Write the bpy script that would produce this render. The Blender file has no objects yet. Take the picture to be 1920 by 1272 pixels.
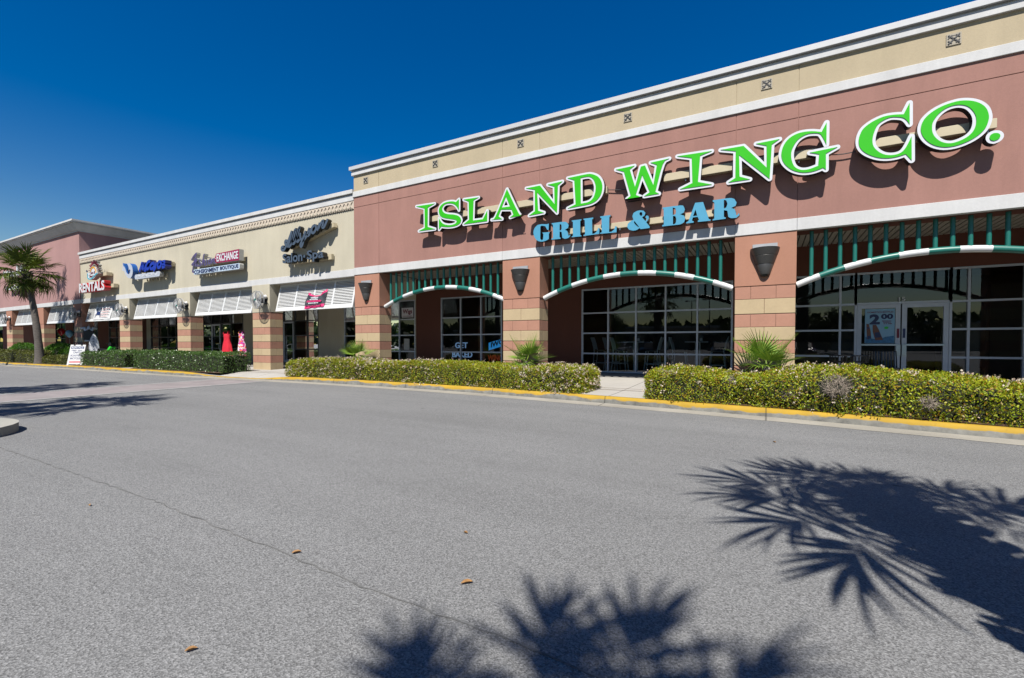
import bpy, bmesh, math, random
import numpy as np
from mathutils import Vector, Matrix
from mathutils.geometry import tessellate_polygon

# ------------------------------------------------------------------ camera, sky, sun, exposure
scene = bpy.context.scene
C = scene.collection
R = math.radians
PI = math.pi

cam_d = bpy.data.cameras.new('camera')
cam = bpy.data.objects.new('camera', cam_d)
C.objects.link(cam)
cam.location = (0, 0, 1.30)
cam.rotation_euler = (PI / 2 - 0.022, 0, 0.507)
cam_d.sensor_width = 36
cam_d.lens = 16.125
cam_d.shift_y = 0.01407
cam_d.clip_start = 0.05
cam_d.clip_end = 2000
scene.camera = cam

SUN_EL = 54.8
world = bpy.data.worlds.new('World')
scene.world = world
world.use_nodes = True
wn = world.node_tree
sky = wn.nodes.new('ShaderNodeTexSky')
sky.sky_type = 'NISHITA'
sky.sun_disc = False
sky.sun_elevation = R(SUN_EL)
sky.sun_rotation = R(168.1)
sky.altitude = 0
sky.air_density = 1.2
sky.dust_density = 0.3
sky.ozone_density = 1.0
hs = wn.nodes.new('ShaderNodeHueSaturation')      # clear polarised deep blue air
hs.inputs['Saturation'].default_value = 1.68
hs.inputs['Hue'].default_value = 0.514
wn.nodes['Background'].inputs['Strength'].default_value = 0.0508
wn.links.new(sky.outputs['Color'], hs.inputs['Color'])
wn.links.new(hs.outputs['Color'], wn.nodes['Background'].inputs['Color'])

sun_d = bpy.data.lights.new('sun', 'SUN')
sun_d.energy = 5.0
sun_d.angle = R(0.53)
sun_d.color = (1.0, 0.955, 0.89)
sun = bpy.data.objects.new('sun', sun_d)
C.objects.link(sun)
sun.rotation_euler = Vector((-0.21, 1.0, -1.45)).to_track_quat('-Z', 'Y').to_euler()
sun.location = (10, -40, 60)

scene.view_settings.view_transform = 'Standard'
scene.view_settings.look = 'None'
scene.view_settings.exposure = 0.90
scene.view_settings.gamma = 1.0
scene.view_settings.use_curve_mapping = False

random.seed(7)
RNG = np.random.default_rng(7)

# ------------------------------------------------------------------ object helpers
def tag(o, label=None, cat=None, group=None, kind=None):
    if label: o['label'] = label
    if cat: o['category'] = cat
    if group: o['group'] = group
    if kind: o['kind'] = kind
    return o

LOC = {}
def thing(name, label, cat, loc=(0, 0, 0), rotz=0.0, group=None):
    o = bpy.data.objects.new(name, None)
    o.empty_display_size = 0.2
    C.objects.link(o)
    o.location = loc
    o.rotation_euler = (0, 0, rotz)
    LOC[o.name] = Vector(loc)
    return tag(o, label, cat, group)

def wloc(o):
    p = Vector((0, 0, 0))
    while o is not None:
        p = p + Vector(o.location)
        o = o.parent
    return p

def dup(root, loc, rotz=None, label=None):
    """copy of a thing with copies of its parts and their sub-parts"""
    r = root.copy(); C.objects.link(r); r.location = loc
    if rotz is not None: r.rotation_euler = (0, 0, rotz)
    if label: r['label'] = label
    for ch in list(root.children):
        c = ch.copy(); C.objects.link(c); c.parent = r
        for g in list(ch.children):
            d = g.copy(); C.objects.link(d); d.parent = c
    return r

class MB:
    """collects faces, then links them as ONE mesh object"""
    def __init__(s): s.v = []; s.f = []; s.m = []
    def vert(s, p): s.v.append(tuple(p)); return len(s.v) - 1
    def face(s, ids, mi=0): s.f.append(tuple(ids)); s.m.append(mi)
    def poly(s, pts, mi=0): s.face([s.vert(p) for p in pts], mi); return s
    def box(s, x0, y0, z0, x1, y1, z1, mi=0):
        i = len(s.v)
        for z in (z0, z1):
            for x, y in ((x0, y0), (x1, y0), (x1, y1), (x0, y1)): s.v.append((x, y, z))
        for q in ((3, 2, 1, 0), (4, 5, 6, 7), (0, 1, 5, 4), (1, 2, 6, 5), (2, 3, 7, 6), (3, 0, 4, 7)):
            s.face([i + k for k in q], mi)
        return s
    def obox(s, c, ax, ay, az, mi=0):
        """box from centre and three half-axis vectors"""
        i = len(s.v); c = Vector(c); ax = Vector(ax); ay = Vector(ay); az = Vector(az)
        for k in (-1, 1):
            for a, b in ((-1, -1), (1, -1), (1, 1), (-1, 1)): s.v.append(tuple(c + ax * a + ay * b + az * k))
        for q in ((3, 2, 1, 0), (4, 5, 6, 7), (0, 1, 5, 4), (1, 2, 6, 5), (2, 3, 7, 6), (3, 0, 4, 7)):
            s.face([i + k for k in q], mi)
        return s
    def bar(s, a, b, w, h, up=(0, 0, 1), mi=0):
        a = Vector(a); b = Vector(b); d = (b - a); L = d.length; d.normalize()
        u = Vector(up); sx = d.cross(u)
        if sx.length < 1e-4: sx = d.cross(Vector((1, 0, 0)))
        sx.normalize(); u = sx.cross(d)
        return s.obox((a + b) / 2, d * (L / 2), sx * (w / 2), u * (h / 2), mi)
    def tube(s, pts, r, n=8, mi=0, caps=True, mis=None):
        pts = [Vector(p) for p in pts]; k = len(pts)
        rr = r if isinstance(r, (list, tuple)) else [r] * k
        rings = []; ref = None
        for i, p in enumerate(pts):
            t = (pts[min(i + 1, k - 1)] - pts[max(i - 1, 0)]).normalized()
            if ref is None:
                ref = Vector((0, 0, 1)) if abs(t.z) < .9 else Vector((1, 0, 0))
            a = (ref - t * ref.dot(t)).normalized(); ref = a; b = t.cross(a)
            rings.append([s.vert(p + (a * math.cos(2 * PI * j / n) + b * math.sin(2 * PI * j / n)) * rr[i]) for j in range(n)])
        for i in range(k - 1):
            for j in range(n):
                s.face((rings[i][j], rings[i][(j + 1) % n], rings[i + 1][(j + 1) % n], rings[i + 1][j]), mis[i] if mis else mi)
        if caps:
            s.face(rings[0][::-1], mis[0] if mis else mi); s.face(rings[-1], mis[-1] if mis else mi)
        return s
    def lathe(s, c, prof, n=20, mi=0, a0=0.0, a1=2 * PI):
        """profile [(r, z)] turned about the vertical through c"""
        full = abs(a1 - a0 - 2 * PI) < 1e-6
        m = n if full else n + 1
        rings = []
        for r, z in prof:
            rings.append([s.vert((c[0] + r * math.cos(a0 + (a1 - a0) * j / n), c[1] + r * math.sin(a0 + (a1 - a0) * j / n), c[2] + z)) for j in range(m)])
        for i in range(len(prof) - 1):
            for j in range(n):
                j2 = (j + 1) % m
                s.face((rings[i][j], rings[i][j2], rings[i + 1][j2], rings[i + 1][j]), mi)
        return s
    def prism(s, outer, holes, y0, y1, mf=0, ms=1, back=True):
        """outline in XZ, front at y0, back at y1"""
        loops = [outer] + list(holes)
        flat = [p for l in loops for p in l]
        tris = tessellate_polygon([[Vector((p[0], p[1], 0)) for p in l] for l in loops])
        i0 = len(s.v)
        for p in flat: s.v.append((p[0], y0, p[1]))
        i1 = len(s.v)
        for p in flat: s.v.append((p[0], y1, p[1]))
        for t in tris:
            s.face([i0 + k for k in t], mf)
            if back: s.face([i1 + k for k in reversed(t)], ms)
        o = 0
        for l in loops:
            n = len(l)
            for k in range(n):
                a, b = o + k, o + (k + 1) % n
                s.face((i0 + a, i0 + b, i1 + b, i1 + a), ms)
            o += n
        return s
    def build(s, name, mats, parent=None, smooth=False, bevel=0.0):
        me = bpy.data.meshes.new(name)
        off = wloc(parent) if parent else Vector((0, 0, 0))
        me.from_pydata([tuple(Vector(p) - off) for p in s.v], [], s.f)
        if not isinstance(mats, (list, tuple)): mats = [mats]
        for m in mats: me.materials.append(m)
        me.polygons.foreach_set('material_index', s.m)
        bm = bmesh.new(); bm.from_mesh(me)
        bmesh.ops.recalc_face_normals(bm, faces=bm.faces)
        bm.to_mesh(me); bm.free()
        if smooth:
            me.polygons.foreach_set('use_smooth', [True] * len(me.polygons))
            try: me.set_sharp_from_angle(angle=R(40))
            except Exception: pass
        me.update()
        o = bpy.data.objects.new(name, me); C.objects.link(o)
        if parent: o.parent = parent
        if bevel:
            md = o.modifiers.new('bevel', 'BEVEL'); md.width = bevel; md.segments = 2; md.limit_method = 'ANGLE'; md.angle_limit = R(50)
        return o

def fast_mesh(name, V, F, mat, parent=None, smooth=False, matidx=None):
    """numpy quads -> one mesh object"""
    V = np.asarray(V, dtype=np.float32); F = np.asarray(F, dtype=np.int32)
    if parent is not None: V = V - np.array(wloc(parent), dtype=np.float32)
    me = bpy.data.meshes.new(name)
    k = F.shape[1]
    me.vertices.add(len(V)); me.vertices.foreach_set('co', V.ravel())
    me.loops.add(F.size); me.loops.foreach_set('vertex_index', F.ravel())
    me.polygons.add(len(F))
    me.polygons.foreach_set('loop_start', np.arange(0, F.size, k, dtype=np.int32))
    try: me.polygons.foreach_set('loop_total', np.full(len(F), k, dtype=np.int32))
    except Exception: pass
    mats = mat if isinstance(mat, (list, tuple)) else [mat]
    for m in mats: me.materials.append(m)
    if matidx is not None: me.polygons.foreach_set('material_index', np.asarray(matidx, dtype=np.int32))
    me.update(calc_edges=True); me.validate()
    if smooth: me.polygons.foreach_set('use_smooth', [True] * len(me.polygons))
    o = bpy.data.objects.new(name, me); C.objects.link(o)
    if parent is not None: o.parent = parent
    return o

def struct(o): o['kind'] = 'structure'; return o

# ------------------------------------------------------------------ material helpers
K = 0.595           # common reflectance scale, so that the listed paint colours suit this exposure
def kc(c): return tuple(v * K for v in c[:3])
def new_mat(name):
    m = bpy.data.materials.new(name); m.use_nodes = True
    nt = m.node_tree; b = nt.nodes['Principled BSDF']
    return m, nt, b
def N(nt, typ, **kw):
    n = nt.nodes.new(typ)
    for k, v in kw.items(): setattr(n, k, v)
    return n
def wpos(nt): return N(nt, 'ShaderNodeNewGeometry').outputs['Position']
def noise(nt, vec, scale, detail=3.0, rough=.55):
    n = N(nt, 'ShaderNodeTexNoise'); n.inputs['Detail'].default_value = detail; n.inputs['Roughness'].default_value = rough
    if isinstance(scale, (tuple, list)):
        mp = N(nt, 'ShaderNodeVectorMath', operation='MULTIPLY'); nt.links.new(vec, mp.inputs[0]); mp.inputs[1].default_value = scale
        nt.links.new(mp.outputs[0], n.inputs['Vector']); n.inputs['Scale'].default_value = 1.0
    else:
        nt.links.new(vec, n.inputs['Vector']); n.inputs['Scale'].default_value = scale
    return n.outputs['Fac']
def remap(nt, fac, a, b, lo, hi):
    m = N(nt, 'ShaderNodeMapRange'); nt.links.new(fac, m.inputs['Value'])
    m.inputs['From Min'].default_value = a; m.inputs['From Max'].default_value = b
    m.inputs['To Min'].default_value = lo; m.inputs['To Max'].default_value = hi
    return m.outputs['Result']
def mulcol(nt, col, fac):
    m = N(nt, 'ShaderNodeVectorMath', operation='SCALE')
    if isinstance(col, (tuple, list)): m.inputs[0].default_value = kc(col)
    else: nt.links.new(col, m.inputs[0])
    nt.links.new(fac, m.inputs['Scale'])
    return m.outputs[0]
def mixcol(nt, fac, a, b):
    m = N(nt, 'ShaderNodeMix', data_type='RGBA')
    if isinstance(fac, float): m.inputs[0].default_value = fac
    else: nt.links.new(fac, m.inputs[0])
    for sock, c in ((6, a), (7, b)):
        if isinstance(c, (tuple, list)): m.inputs[sock].default_value = (*c[:3], 1)
        else: nt.links.new(c, m.inputs[sock])
    return m.outputs[2]
def bump(nt, b, h, strength=.3, dist=.01):
    n = N(nt, 'ShaderNodeBump'); n.inputs['Strength'].default_value = strength; n.inputs['Distance'].default_value = dist
    nt.links.new(h, n.inputs['Height']); nt.links.new(n.outputs['Normal'], b.inputs['Normal'])
def plain(name, col, rough=.5, metal=0.0, spec=.5, var=.05, vscale=6.0, bmp=0.0, bscale=80.0):
    m, nt, b = new_mat(name); p = wpos(nt)
    c = mulcol(nt, col, remap(nt, noise(nt, p, vscale, 4), .3, .7, 1 - var, 1 + var))
    nt.links.new(c, b.inputs['Base Color'])
    b.inputs['Roughness'].default_value = rough; b.inputs['Metallic'].default_value = metal
    b.inputs['Specular IOR Level'].default_value = spec
    if bmp: bump(nt, b, noise(nt, p, bscale, 3), bmp, .004)
    return m
def stucco(name, col, var=.06, streak=.07, rough=.9, bs=.35, blot=.6):
    m, nt, b = new_mat(name); p = wpos(nt)
    c = mulcol(nt, col, remap(nt, noise(nt, p, blot, 5), .3, .7, 1 - var, 1 + var))
    c = mulcol(nt, c, remap(nt, noise(nt, p, (2.2, 2.2, .28), 5, .7), .35, .75, 1 + streak * .4, 1 - streak))
    c = mulcol(nt, c, remap(nt, noise(nt, p, 24.0, 3), .3, .7, .97, 1.03))
    nt.links.new(c, b.inputs['Base Color']); b.inputs['Roughness'].default_value = rough
    b.inputs['Specular IOR Level'].default_value = .25
    bump(nt, b, noise(nt, p, 55.0, 4, .7), bs, .006)
    return m

M = {}
M['pink'] = stucco('pink_stucco', (.41, .219, .180), streak=.11)
M['tan'] = stucco('tan_stucco', (.61, .56, .43))
M['tan2'] = stucco('sand_stucco', (.55, .46, .31))
M['white'] = stucco('white_trim', (.70, .70, .69), var=.05, streak=.13, rough=.75)
M['pierpink'] = stucco('salmon_stucco', (.49, .245, .165), var=.05)
M['bpink'] = stucco('salmon_block', (.52, .27, .19), var=.07, streak=.02, blot=2.2)
M['btan'] = stucco('sand_block', (.60, .465, .285), var=.06, streak=.02, blot=2.2)
M['mortar'] = plain('mortar', (.30, .17, .12), .95)
M['corr'] = stucco('corridor_wall', (.17, .066, .045))  # base colour lowered to carry the deep shade of the arcade
M['soffit'] = plain('soffit_metal', (.44, .42, .35), .5)  # darkened in colour too, for the shade under the arcade
M['dark'] = plain('dark_gap', (.03, .028, .025), .9)
M['teal'] = plain('teal_paint', (.012, .175, .138), .4, var=.06, vscale=9)
M['wpipe'] = plain('white_pipe_paint', (.78, .79, .79), .35)
M['alu'] = plain('grey_aluminium', (.62, .68, .76), .4, metal=.15)
M['alud'] = plain('dark_aluminium', (.09, .10, .105), .4, metal=.4)
M['chairpaint'] = plain('silver_chair_paint', (.82, .90, .95), .4)
M['capm'] = plain('parapet_cap_metal', (.60, .61, .62), .5, var=.04)
M['steel'] = plain('bright_steel', (.55, .62, .66), .3, metal=.8)
M['sconce'] = plain('charcoal_metal', (.088, .086, .083), .42, metal=.3, var=.1)
M['tile'] = plain('cast_tile', (.47, .42, .33), .85)
M['plate'] = plain('galvanised_plate', (.45, .46, .47), .5, metal=.3)
M['black'] = plain('black_plastic', (.012, .012, .014), .4)
M['blackret'] = plain('black_letter_return', (.016, .015, .015), .35)
M['lwhite'] = plain('white_letter_face', (.80, .82, .86), .35, var=.03)
M['lgreen'] = plain('green_acrylic', (.045, .58, .003), .3, var=.06, vscale=1.5)
M['lblue'] = plain('pale_blue_acrylic', (.10, .40, .60), .35, var=.04)
M['raceway'] = plain('raceway_tan', (.62, .535, .36), .6)
M['slate'] = plain('slate_blue_face', (.075, .105, .15), .45)
M['retd'] = plain('dark_return', (.012, .014, .014), .4)
M['retw'] = plain('pale_return', (.50, .50, .47), .5)
M['purple'] = plain('purple_face', (.10, .07, .20), .4)
M['maroon'] = plain('maroon_face', (.36, .005, .075), .4)
M['paleblue'] = plain('pale_blue_face', (.55, .67, .80), .4)
M['navy'] = plain('navy_print', (.012, .03, .13), .5)
M['blue'] = plain('royal_blue', (.004, .03, .42), .35)
M['deepblue'] = plain('deep_blue_return', (.004, .012, .16), .35)
M['pinkfar'] = stucco('dusty_pink_stucco', (.455, .265, .25))
M['cobalt'] = plain('cobalt_face', (.01, .11, .42), .35)
M['lav'] = plain('pale_grey_face', (.56, .60, .68), .4)
M['red'] = plain('red_paint', (.60, .012, .02), .4)
M['orange'] = plain('amber_face', (.85, .38, .01), .4)
M['cyan'] = plain('aqua_face', (.10, .47, .60), .4)
M['wpaint'] = plain('white_paint', (.78, .78, .77), .5)
M['hotpink'] = plain('hot_pink_print', (.80, .03, .19), .6)
M['charcloth'] = plain('charcoal_banner', (.035, .038, .05), .7)
M['palered'] = plain('pale_red_print', (.72, .42, .42), .6)
M['brown'] = plain('brown_glass_print', (.19, .055, .018), .4)
M['sea'] = plain('sea_print', (.03, .20, .42), .5, var=.35, vscale=22)
M['posterbg'] = plain('poster_paper', (.30, .58, .80), .5)
M['maroonp'] = plain('dark_red_print', (.22, .02, .05), .6)
M['lime'] = plain('lime_green', (.04, .75, .05), .4)
M['redcloth'] = plain('red_fabric', (.72, .005, .03), .85, var=.1)
M['balred'] = plain('red_rubber', (.45, .01, .02), .25)
M['balblue'] = plain('pale_blue_rubber', (.18, .42, .62), .25)
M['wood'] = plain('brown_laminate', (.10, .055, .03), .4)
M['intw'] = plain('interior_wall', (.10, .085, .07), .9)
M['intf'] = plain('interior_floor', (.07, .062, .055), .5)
M['carblack'] = plain('dark_car_paint', (.02, .022, .026), .2)
M['carsilver'] = plain('silver_car_paint', (.38, .39, .40), .25, metal=.4)
M['carred'] = plain('maroon_car_paint', (.14, .015, .02), .2)
M['tire'] = plain('tyre_rubber', (.02, .02, .02), .8)
M['slat'] = plain('white_slat_paint', (.80, .81, .80), .45, var=.04)

def floral():
    m, nt, b = new_mat('floral_fabric'); p = wpos(nt)
    v = N(nt, 'ShaderNodeTexVoronoi'); v.inputs['Scale'].default_value = 16
    nt.links.new(p, v.inputs['Vector'])
    cr = N(nt, 'ShaderNodeValToRGB'); sp = N(nt, 'ShaderNodeSeparateColor')
    nt.links.new(v.outputs['Color'], sp.inputs[0]); nt.links.new(sp.outputs[0], cr.inputs['Fac'])
    cr.color_ramp.interpolation = 'CONSTANT'
    e = cr.color_ramp.elements
    e[0].position = 0; e[0].color = (.75, .05, .30, 1)
    e[1].position = .3; e[1].color = (.85, .75, .78, 1)
    for q, c in ((.55, (.80, .17, .02, 1)), (.75, (.45, .03, .35, 1)), (.9, (.9, .6, .6, 1))):
        k = e.new(q); k.color = c
    nt.links.new(mulcol(nt, cr.outputs['Color'], remap(nt, noise(nt, p, 3), 0, 1, .55, .75)), b.inputs['Base Color']); b.inputs['Roughness'].default_value = .85
    return m
M['floral'] = floral()

def glass(name='tinted_glass', tint=(.70, .76, .76), boost=1.35):
    m, nt, b = new_mat(name); nt.nodes.remove(b)
    out = nt.nodes['Material Output']
    fr = N(nt, 'ShaderNodeFresnel'); fr.inputs['IOR'].default_value = 1.5
    mu = N(nt, 'ShaderNodeMath', operation='MULTIPLY'); mu.inputs[1].default_value = boost; mu.use_clamp = True
    nt.links.new(fr.outputs[0], mu.inputs[0])
    t = N(nt, 'ShaderNodeBsdfTransparent'); t.inputs['Color'].default_value = (*tint, 1)
    g = N(nt, 'ShaderNodeBsdfGlossy'); g.inputs['Roughness'].default_value = 0.0; g.inputs['Color'].default_value = (.95, .97, 1, 1)
    p = wpos(nt)
    bp = N(nt, 'ShaderNodeBump'); bp.inputs['Strength'].default_value = .02; bp.inputs['Distance'].default_value = .02
    nt.links.new(noise(nt, p, .9, 1), bp.inputs['Height']); nt.links.new(bp.outputs['Normal'], g.inputs['Normal'])
    mx = N(nt, 'ShaderNodeMixShader'); nt.links.new(mu.outputs[0], mx.inputs[0])
    nt.links.new(t.outputs[0], mx.inputs[1]); nt.links.new(g.outputs[0], mx.inputs[2])
    nt.links.new(mx.outputs[0], out.inputs['Surface'])
    return m
M['glass'] = glass()

def leafmat(name, cols, trans=.25, rough=.5, spec=.4, patch=.25):
    """cols: list of colours picked at random per leaf"""
    m, nt, b = new_mat(name)
    g = N(nt, 'ShaderNodeNewGeometry')
    cr = N(nt, 'ShaderNodeValToRGB'); e = cr.color_ramp.elements
    cols = [kc(q) for q in cols]
    e[0].position = 0; e[0].color = (*cols[0], 1); e[1].position = 1; e[1].color = (*cols[-1], 1)
    for i, c in enumerate(cols[1:-1]):
        k = e.new((i + 1) / (len(cols) - 1)); k.color = (*c, 1)
    nt.links.new(g.outputs['Random Per Island'], cr.inputs['Fac'])
    c = mulcol(nt, cr.outputs['Color'], remap(nt, noise(nt, g.outputs['Position'], 2.2, 3), .3, .7, 1 - patch, 1 + patch))
    nt.links.new(c, b.inputs['Base Color']); b.inputs['Roughness'].default_value = rough; b.inputs['Specular IOR Level'].default_value = spec
    if trans:
        tr = N(nt, 'ShaderNodeBsdfTranslucent'); nt.links.new(c, tr.inputs['Color'])
        mx = N(nt, 'ShaderNodeMixShader'); mx.inputs[0].default_value = trans
        nt.links.new(b.outputs[0], mx.inputs[1]); nt.links.new(tr.outputs[0], mx.inputs[2])
        nt.links.new(mx.outputs[0], nt.nodes['Material Output'].inputs['Surface'])
    return m
M['hawthorn'] = leafmat('yellow_green_leaves', [(.29, .36, .010), (.42, .48, .012), (.17, .29, .010), (.53, .54, .02), (.40, .19, .015), (.23, .37, .012)])
M['petal'] = leafmat('pinkish_white_petals', [(.72, .60, .46), (.78, .70, .54), (.66, .46, .36), (.78, .72, .58)], trans=.15, patch=.1)
M['pitto'] = leafmat('dark_green_leaves', [(.06, .13, .02), (.10, .20, .03), (.07, .17, .025), (.16, .26, .05), (.05, .11, .02)], spec=.6, rough=.35)
M['bright'] = leafmat('bright_green_leaves', [(.09, .24, .015), (.13, .31, .02), (.06, .17, .015), (.10, .26, .02)])
M['olive'] = leafmat('olive_leaves', [(.13, .15, .018), (.17, .19, .025), (.09, .12, .016), (.15, .13, .02)])
M['palm'] = leafmat('palm_green', [(.06, .10, .012), (.11, .16, .016), (.08, .12, .014), (.17, .19, .02)], trans=.2, rough=.6, spec=.2)
M['palmetto'] = leafmat('palmetto_green', [(.13, .27, .03), (.22, .38, .04), (.30, .44, .05), (.12, .24, .03)], trans=.25, rough=.55, spec=.25)
M['deadfrond'] = leafmat('dead_frond', [(.16, .11, .06), (.22, .16, .09), (.12, .08, .045)], trans=.1)
M['twig'] = plain('dark_twigs', (.018, .022, .008), .95)  # near-black colour stands for the shade inside hedges and shrubs
M['deadtwig'] = plain('grey_dead_twigs', (.40, .33, .26), .9)
M['treeleaf'] = leafmat('oak_leaves', [(.03, .06, .012), (.05, .09, .016), (.035, .07, .015)])
M['dryleaf'] = plain('dry_orange_leaf', (.36, .18, .05), .7, var=.2, vscale=60)

def trunkmat():
    m, nt, b = new_mat('palm_bark'); p = wpos(nt)
    c = mulcol(nt, (.12, .105, .09), remap(nt, noise(nt, p, (9, 9, 26), 4), .3, .7, .65, 1.3))
    nt.links.new(c, b.inputs['Base Color']); b.inputs['Roughness'].default_value = .95
    bump(nt, b, noise(nt, p, (7, 7, 30), 4), .8, .03)
    return m
M['trunk'] = trunkmat()

def asphalt():
    m, nt, b = new_mat('worn_asphalt'); p = wpos(nt)
    v = N(nt, 'ShaderNodeTexVoronoi'); v.inputs['Scale'].default_value = 135; nt.links.new(p, v.inputs['Vector'])
    sp = N(nt, 'ShaderNodeSeparateColor'); nt.links.new(v.outputs['Color'], sp.inputs[0])
    c = mulcol(nt, (.236, .237, .234), remap(nt, sp.outputs[0], 0, 1, .60, 1.40))
    c = mulcol(nt, c, remap(nt, noise(nt, p, 85, 3, .6), .25, .75, .68, 1.32))
    c = mulcol(nt, c, remap(nt, noise(nt, p, .22, 5, .6), .3, .7, .93, 1.07))
    c = mulcol(nt, c, remap(nt, noise(nt, p, (.12, 1.1, 1), 5, .65), .3, .72, 1.07, .90))      # tyre polished lanes along the kerb
    c = mulcol(nt, c, remap(nt, noise(nt, p, (.5, 2.6, 1), 4, .6), .60, .78, 1.0, .88))
    v2 = N(nt, 'ShaderNodeTexVoronoi'); v2.inputs['Scale'].default_value = .95; v2.inputs['Randomness'].default_value = 1.0
    wp = N(nt, 'ShaderNodeVectorMath', operation='MULTIPLY'); nt.links.new(p, wp.inputs[0]); wp.inputs[1].default_value = (.75, 1.15, 1)
    nt.links.new(wp.outputs[0], v2.inputs['Vector'])
    s2 = N(nt, 'ShaderNodeSeparateColor'); nt.links.new(v2.outputs['Color'], s2.inputs[0])
    r2 = remap(nt, s2.outputs[1], .35, 1.0, .0, .05)
    d2 = N(nt, 'ShaderNodeMath', operation='SUBTRACT'); nt.links.new(v2.outputs['Distance'], d2.inputs[0]); nt.links.new(r2, d2.inputs[1])
    c = mulcol(nt, c, remap(nt, d2.outputs[0], -.004, .012, .52, 1.0))                            # gum and oil spots
    nt.links.new(c, b.inputs['Base Color']); b.inputs['Roughness'].default_value = .9; b.inputs['Specular IOR Level'].default_value = .2
    h = N(nt, 'ShaderNodeMath', operation='ADD'); nt.links.new(v.outputs['Distance'], h.inputs[0]); nt.links.new(noise(nt, p, 110, 3, .7), h.inputs[1])
    bump(nt, b, h.outputs[0], .55, .006)
    return m
M['asphalt'] = asphalt()

def concrete(name, col, joint=1.5, var=.1):
    m, nt, b = new_mat(name); p = wpos(nt)
    c = mulcol(nt, col, remap(nt, noise(nt, p, .9, 5, .65), .3, .7, 1 - var, 1 + var))
    c = mulcol(nt, c, remap(nt, noise(nt, p, 60, 4, .7), .3, .7, .9, 1.1))
    if joint:
        sp = N(nt, 'ShaderNodeSeparateXYZ'); nt.links.new(p, sp.inputs[0])
        f = N(nt, 'ShaderNodeMath', operation='PINGPONG'); nt.links.new(sp.outputs[0], f.inputs[0]); f.inputs[1].default_value = joint / 2
        c = mulcol(nt, c, remap(nt, f.outputs[0], .008, .02, .45, 1.0))
    nt.links.new(c, b.inputs['Base Color']); b.inputs['Roughness'].default_value = .9; b.inputs['Specular IOR Level'].default_value = .25
    bump(nt, b, noise(nt, p, 45, 4), .3, .004)
    return m
M['walk'] = concrete('sidewalk_concrete', (.50, .475, .43))
M['gutter'] = concrete('gutter_concrete', (.38, .355, .30), joint=3.05, var=.16)
M['island'] = concrete('island_concrete', (.42, .41, .36), joint=0)

def kerbmat():
    m, nt, b = new_mat('yellow_kerb_paint'); p = wpos(nt)
    conc = mulcol(nt, (.20, .195, .17), remap(nt, noise(nt, p, 5, 5, .7), .3, .7, .6, 1.5))
    yel = mulcol(nt, (.50, .305, .012), remap(nt, noise(nt, p, 3, 4), .3, .7, .85, 1.12))
    sp = N(nt, 'ShaderNodeSeparateXYZ'); nt.links.new(p, sp.inputs[0])
    at = N(nt, 'ShaderNodeAttribute'); at.attribute_name = 'paint'
    w = N(nt, 'ShaderNodeMath', operation='ADD'); nt.links.new(at.outputs['Fac'], w.inputs[0])
    nt.links.new(remap(nt, noise(nt, p, (1.1, 1.1, 5), 5, .65), .3, .7, -.52, .32), w.inputs[1])
    fac = remap(nt, w.outputs[0], .42, .58, 0, 1)
    c = mixcol(nt, fac, conc, yel)
    nt.links.new(c, b.inputs['Base Color']); b.inputs['Roughness'].default_value = .8
    f = N(nt, 'ShaderNodeMath', operation='PINGPONG'); nt.links.new(sp.outputs[0], f.inputs[0]); f.inputs[1].default_value = 1.52
    c = mulcol(nt, c, remap(nt, f.outputs[0], .006, .016, .4, 1.0))
    c = mulcol(nt, c, remap(nt, noise(nt, p, 9, 5, .7), .62, .80, 1.0, .55))
    nt.links.new(c, b.inputs['Base Color'])
    bump(nt, b, noise(nt, p, 40, 4), .3, .005)
    return m
M['kerb'] = kerbmat()

def mulchmat():
    m, nt, b = new_mat('pine_mulch'); p = wpos(nt)
    c = mulcol(nt, (.16, .085, .05), remap(nt, noise(nt, p, 45, 4, .7), .25, .75, .4, 1.7))
    nt.links.new(c, b.inputs['Base Color']); b.inputs['Roughness'].default_value = .95
    bump(nt, b, noise(nt, p, 40, 4, .7), 1.0, .03)
    return m
M['mulch'] = mulchmat()

def pavers():
    m, nt, b = new_mat('pink_pavers'); p = wpos(nt)
    br = N(nt, 'ShaderNodeTexBrick'); br.inputs['Scale'].default_value = 2.2
    br.inputs['Color1'].default_value = (.170, .148, .146, 1); br.inputs['Color2'].default_value = (.190, .162, .160, 1); br.inputs['Mortar'].default_value = (.16, .152, .146, 1)
    br.inputs['Mortar Size'].default_value = .02
    nt.links.new(p, br.inputs['Vector'])
    c = mulcol(nt, br.outputs['Color'], remap(nt, noise(nt, p, 1.3, 5), .3, .7, .85, 1.15))
    nt.links.new(c, b.inputs['Base Color']); b.inputs['Roughness'].default_value = .9
    return m
M['pavers'] = pavers()
M['fadedwhite'] = plain('faded_white_line', (.36, .355, .345), .9, var=.2, vscale=5)
M['seam'] = plain('dark_seam', (.165, .165, .16), .95, var=.4, vscale=9)

def neon(name, col, s):
    m, nt, b = new_mat(name)
    b.inputs['Base Color'].default_value = (*col, 1); b.inputs['Emission Color'].default_value = (*col, 1); b.inputs['Emission Strength'].default_value = s
    return m
M['neonb'] = neon('blue_neon', (.03, .30, .75), .30)
M['neonp'] = neon('pale_neon', (.22, .36, .60), .27)
M['neono'] = neon('orange_neon', (.5, .08, .02), .08)

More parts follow.
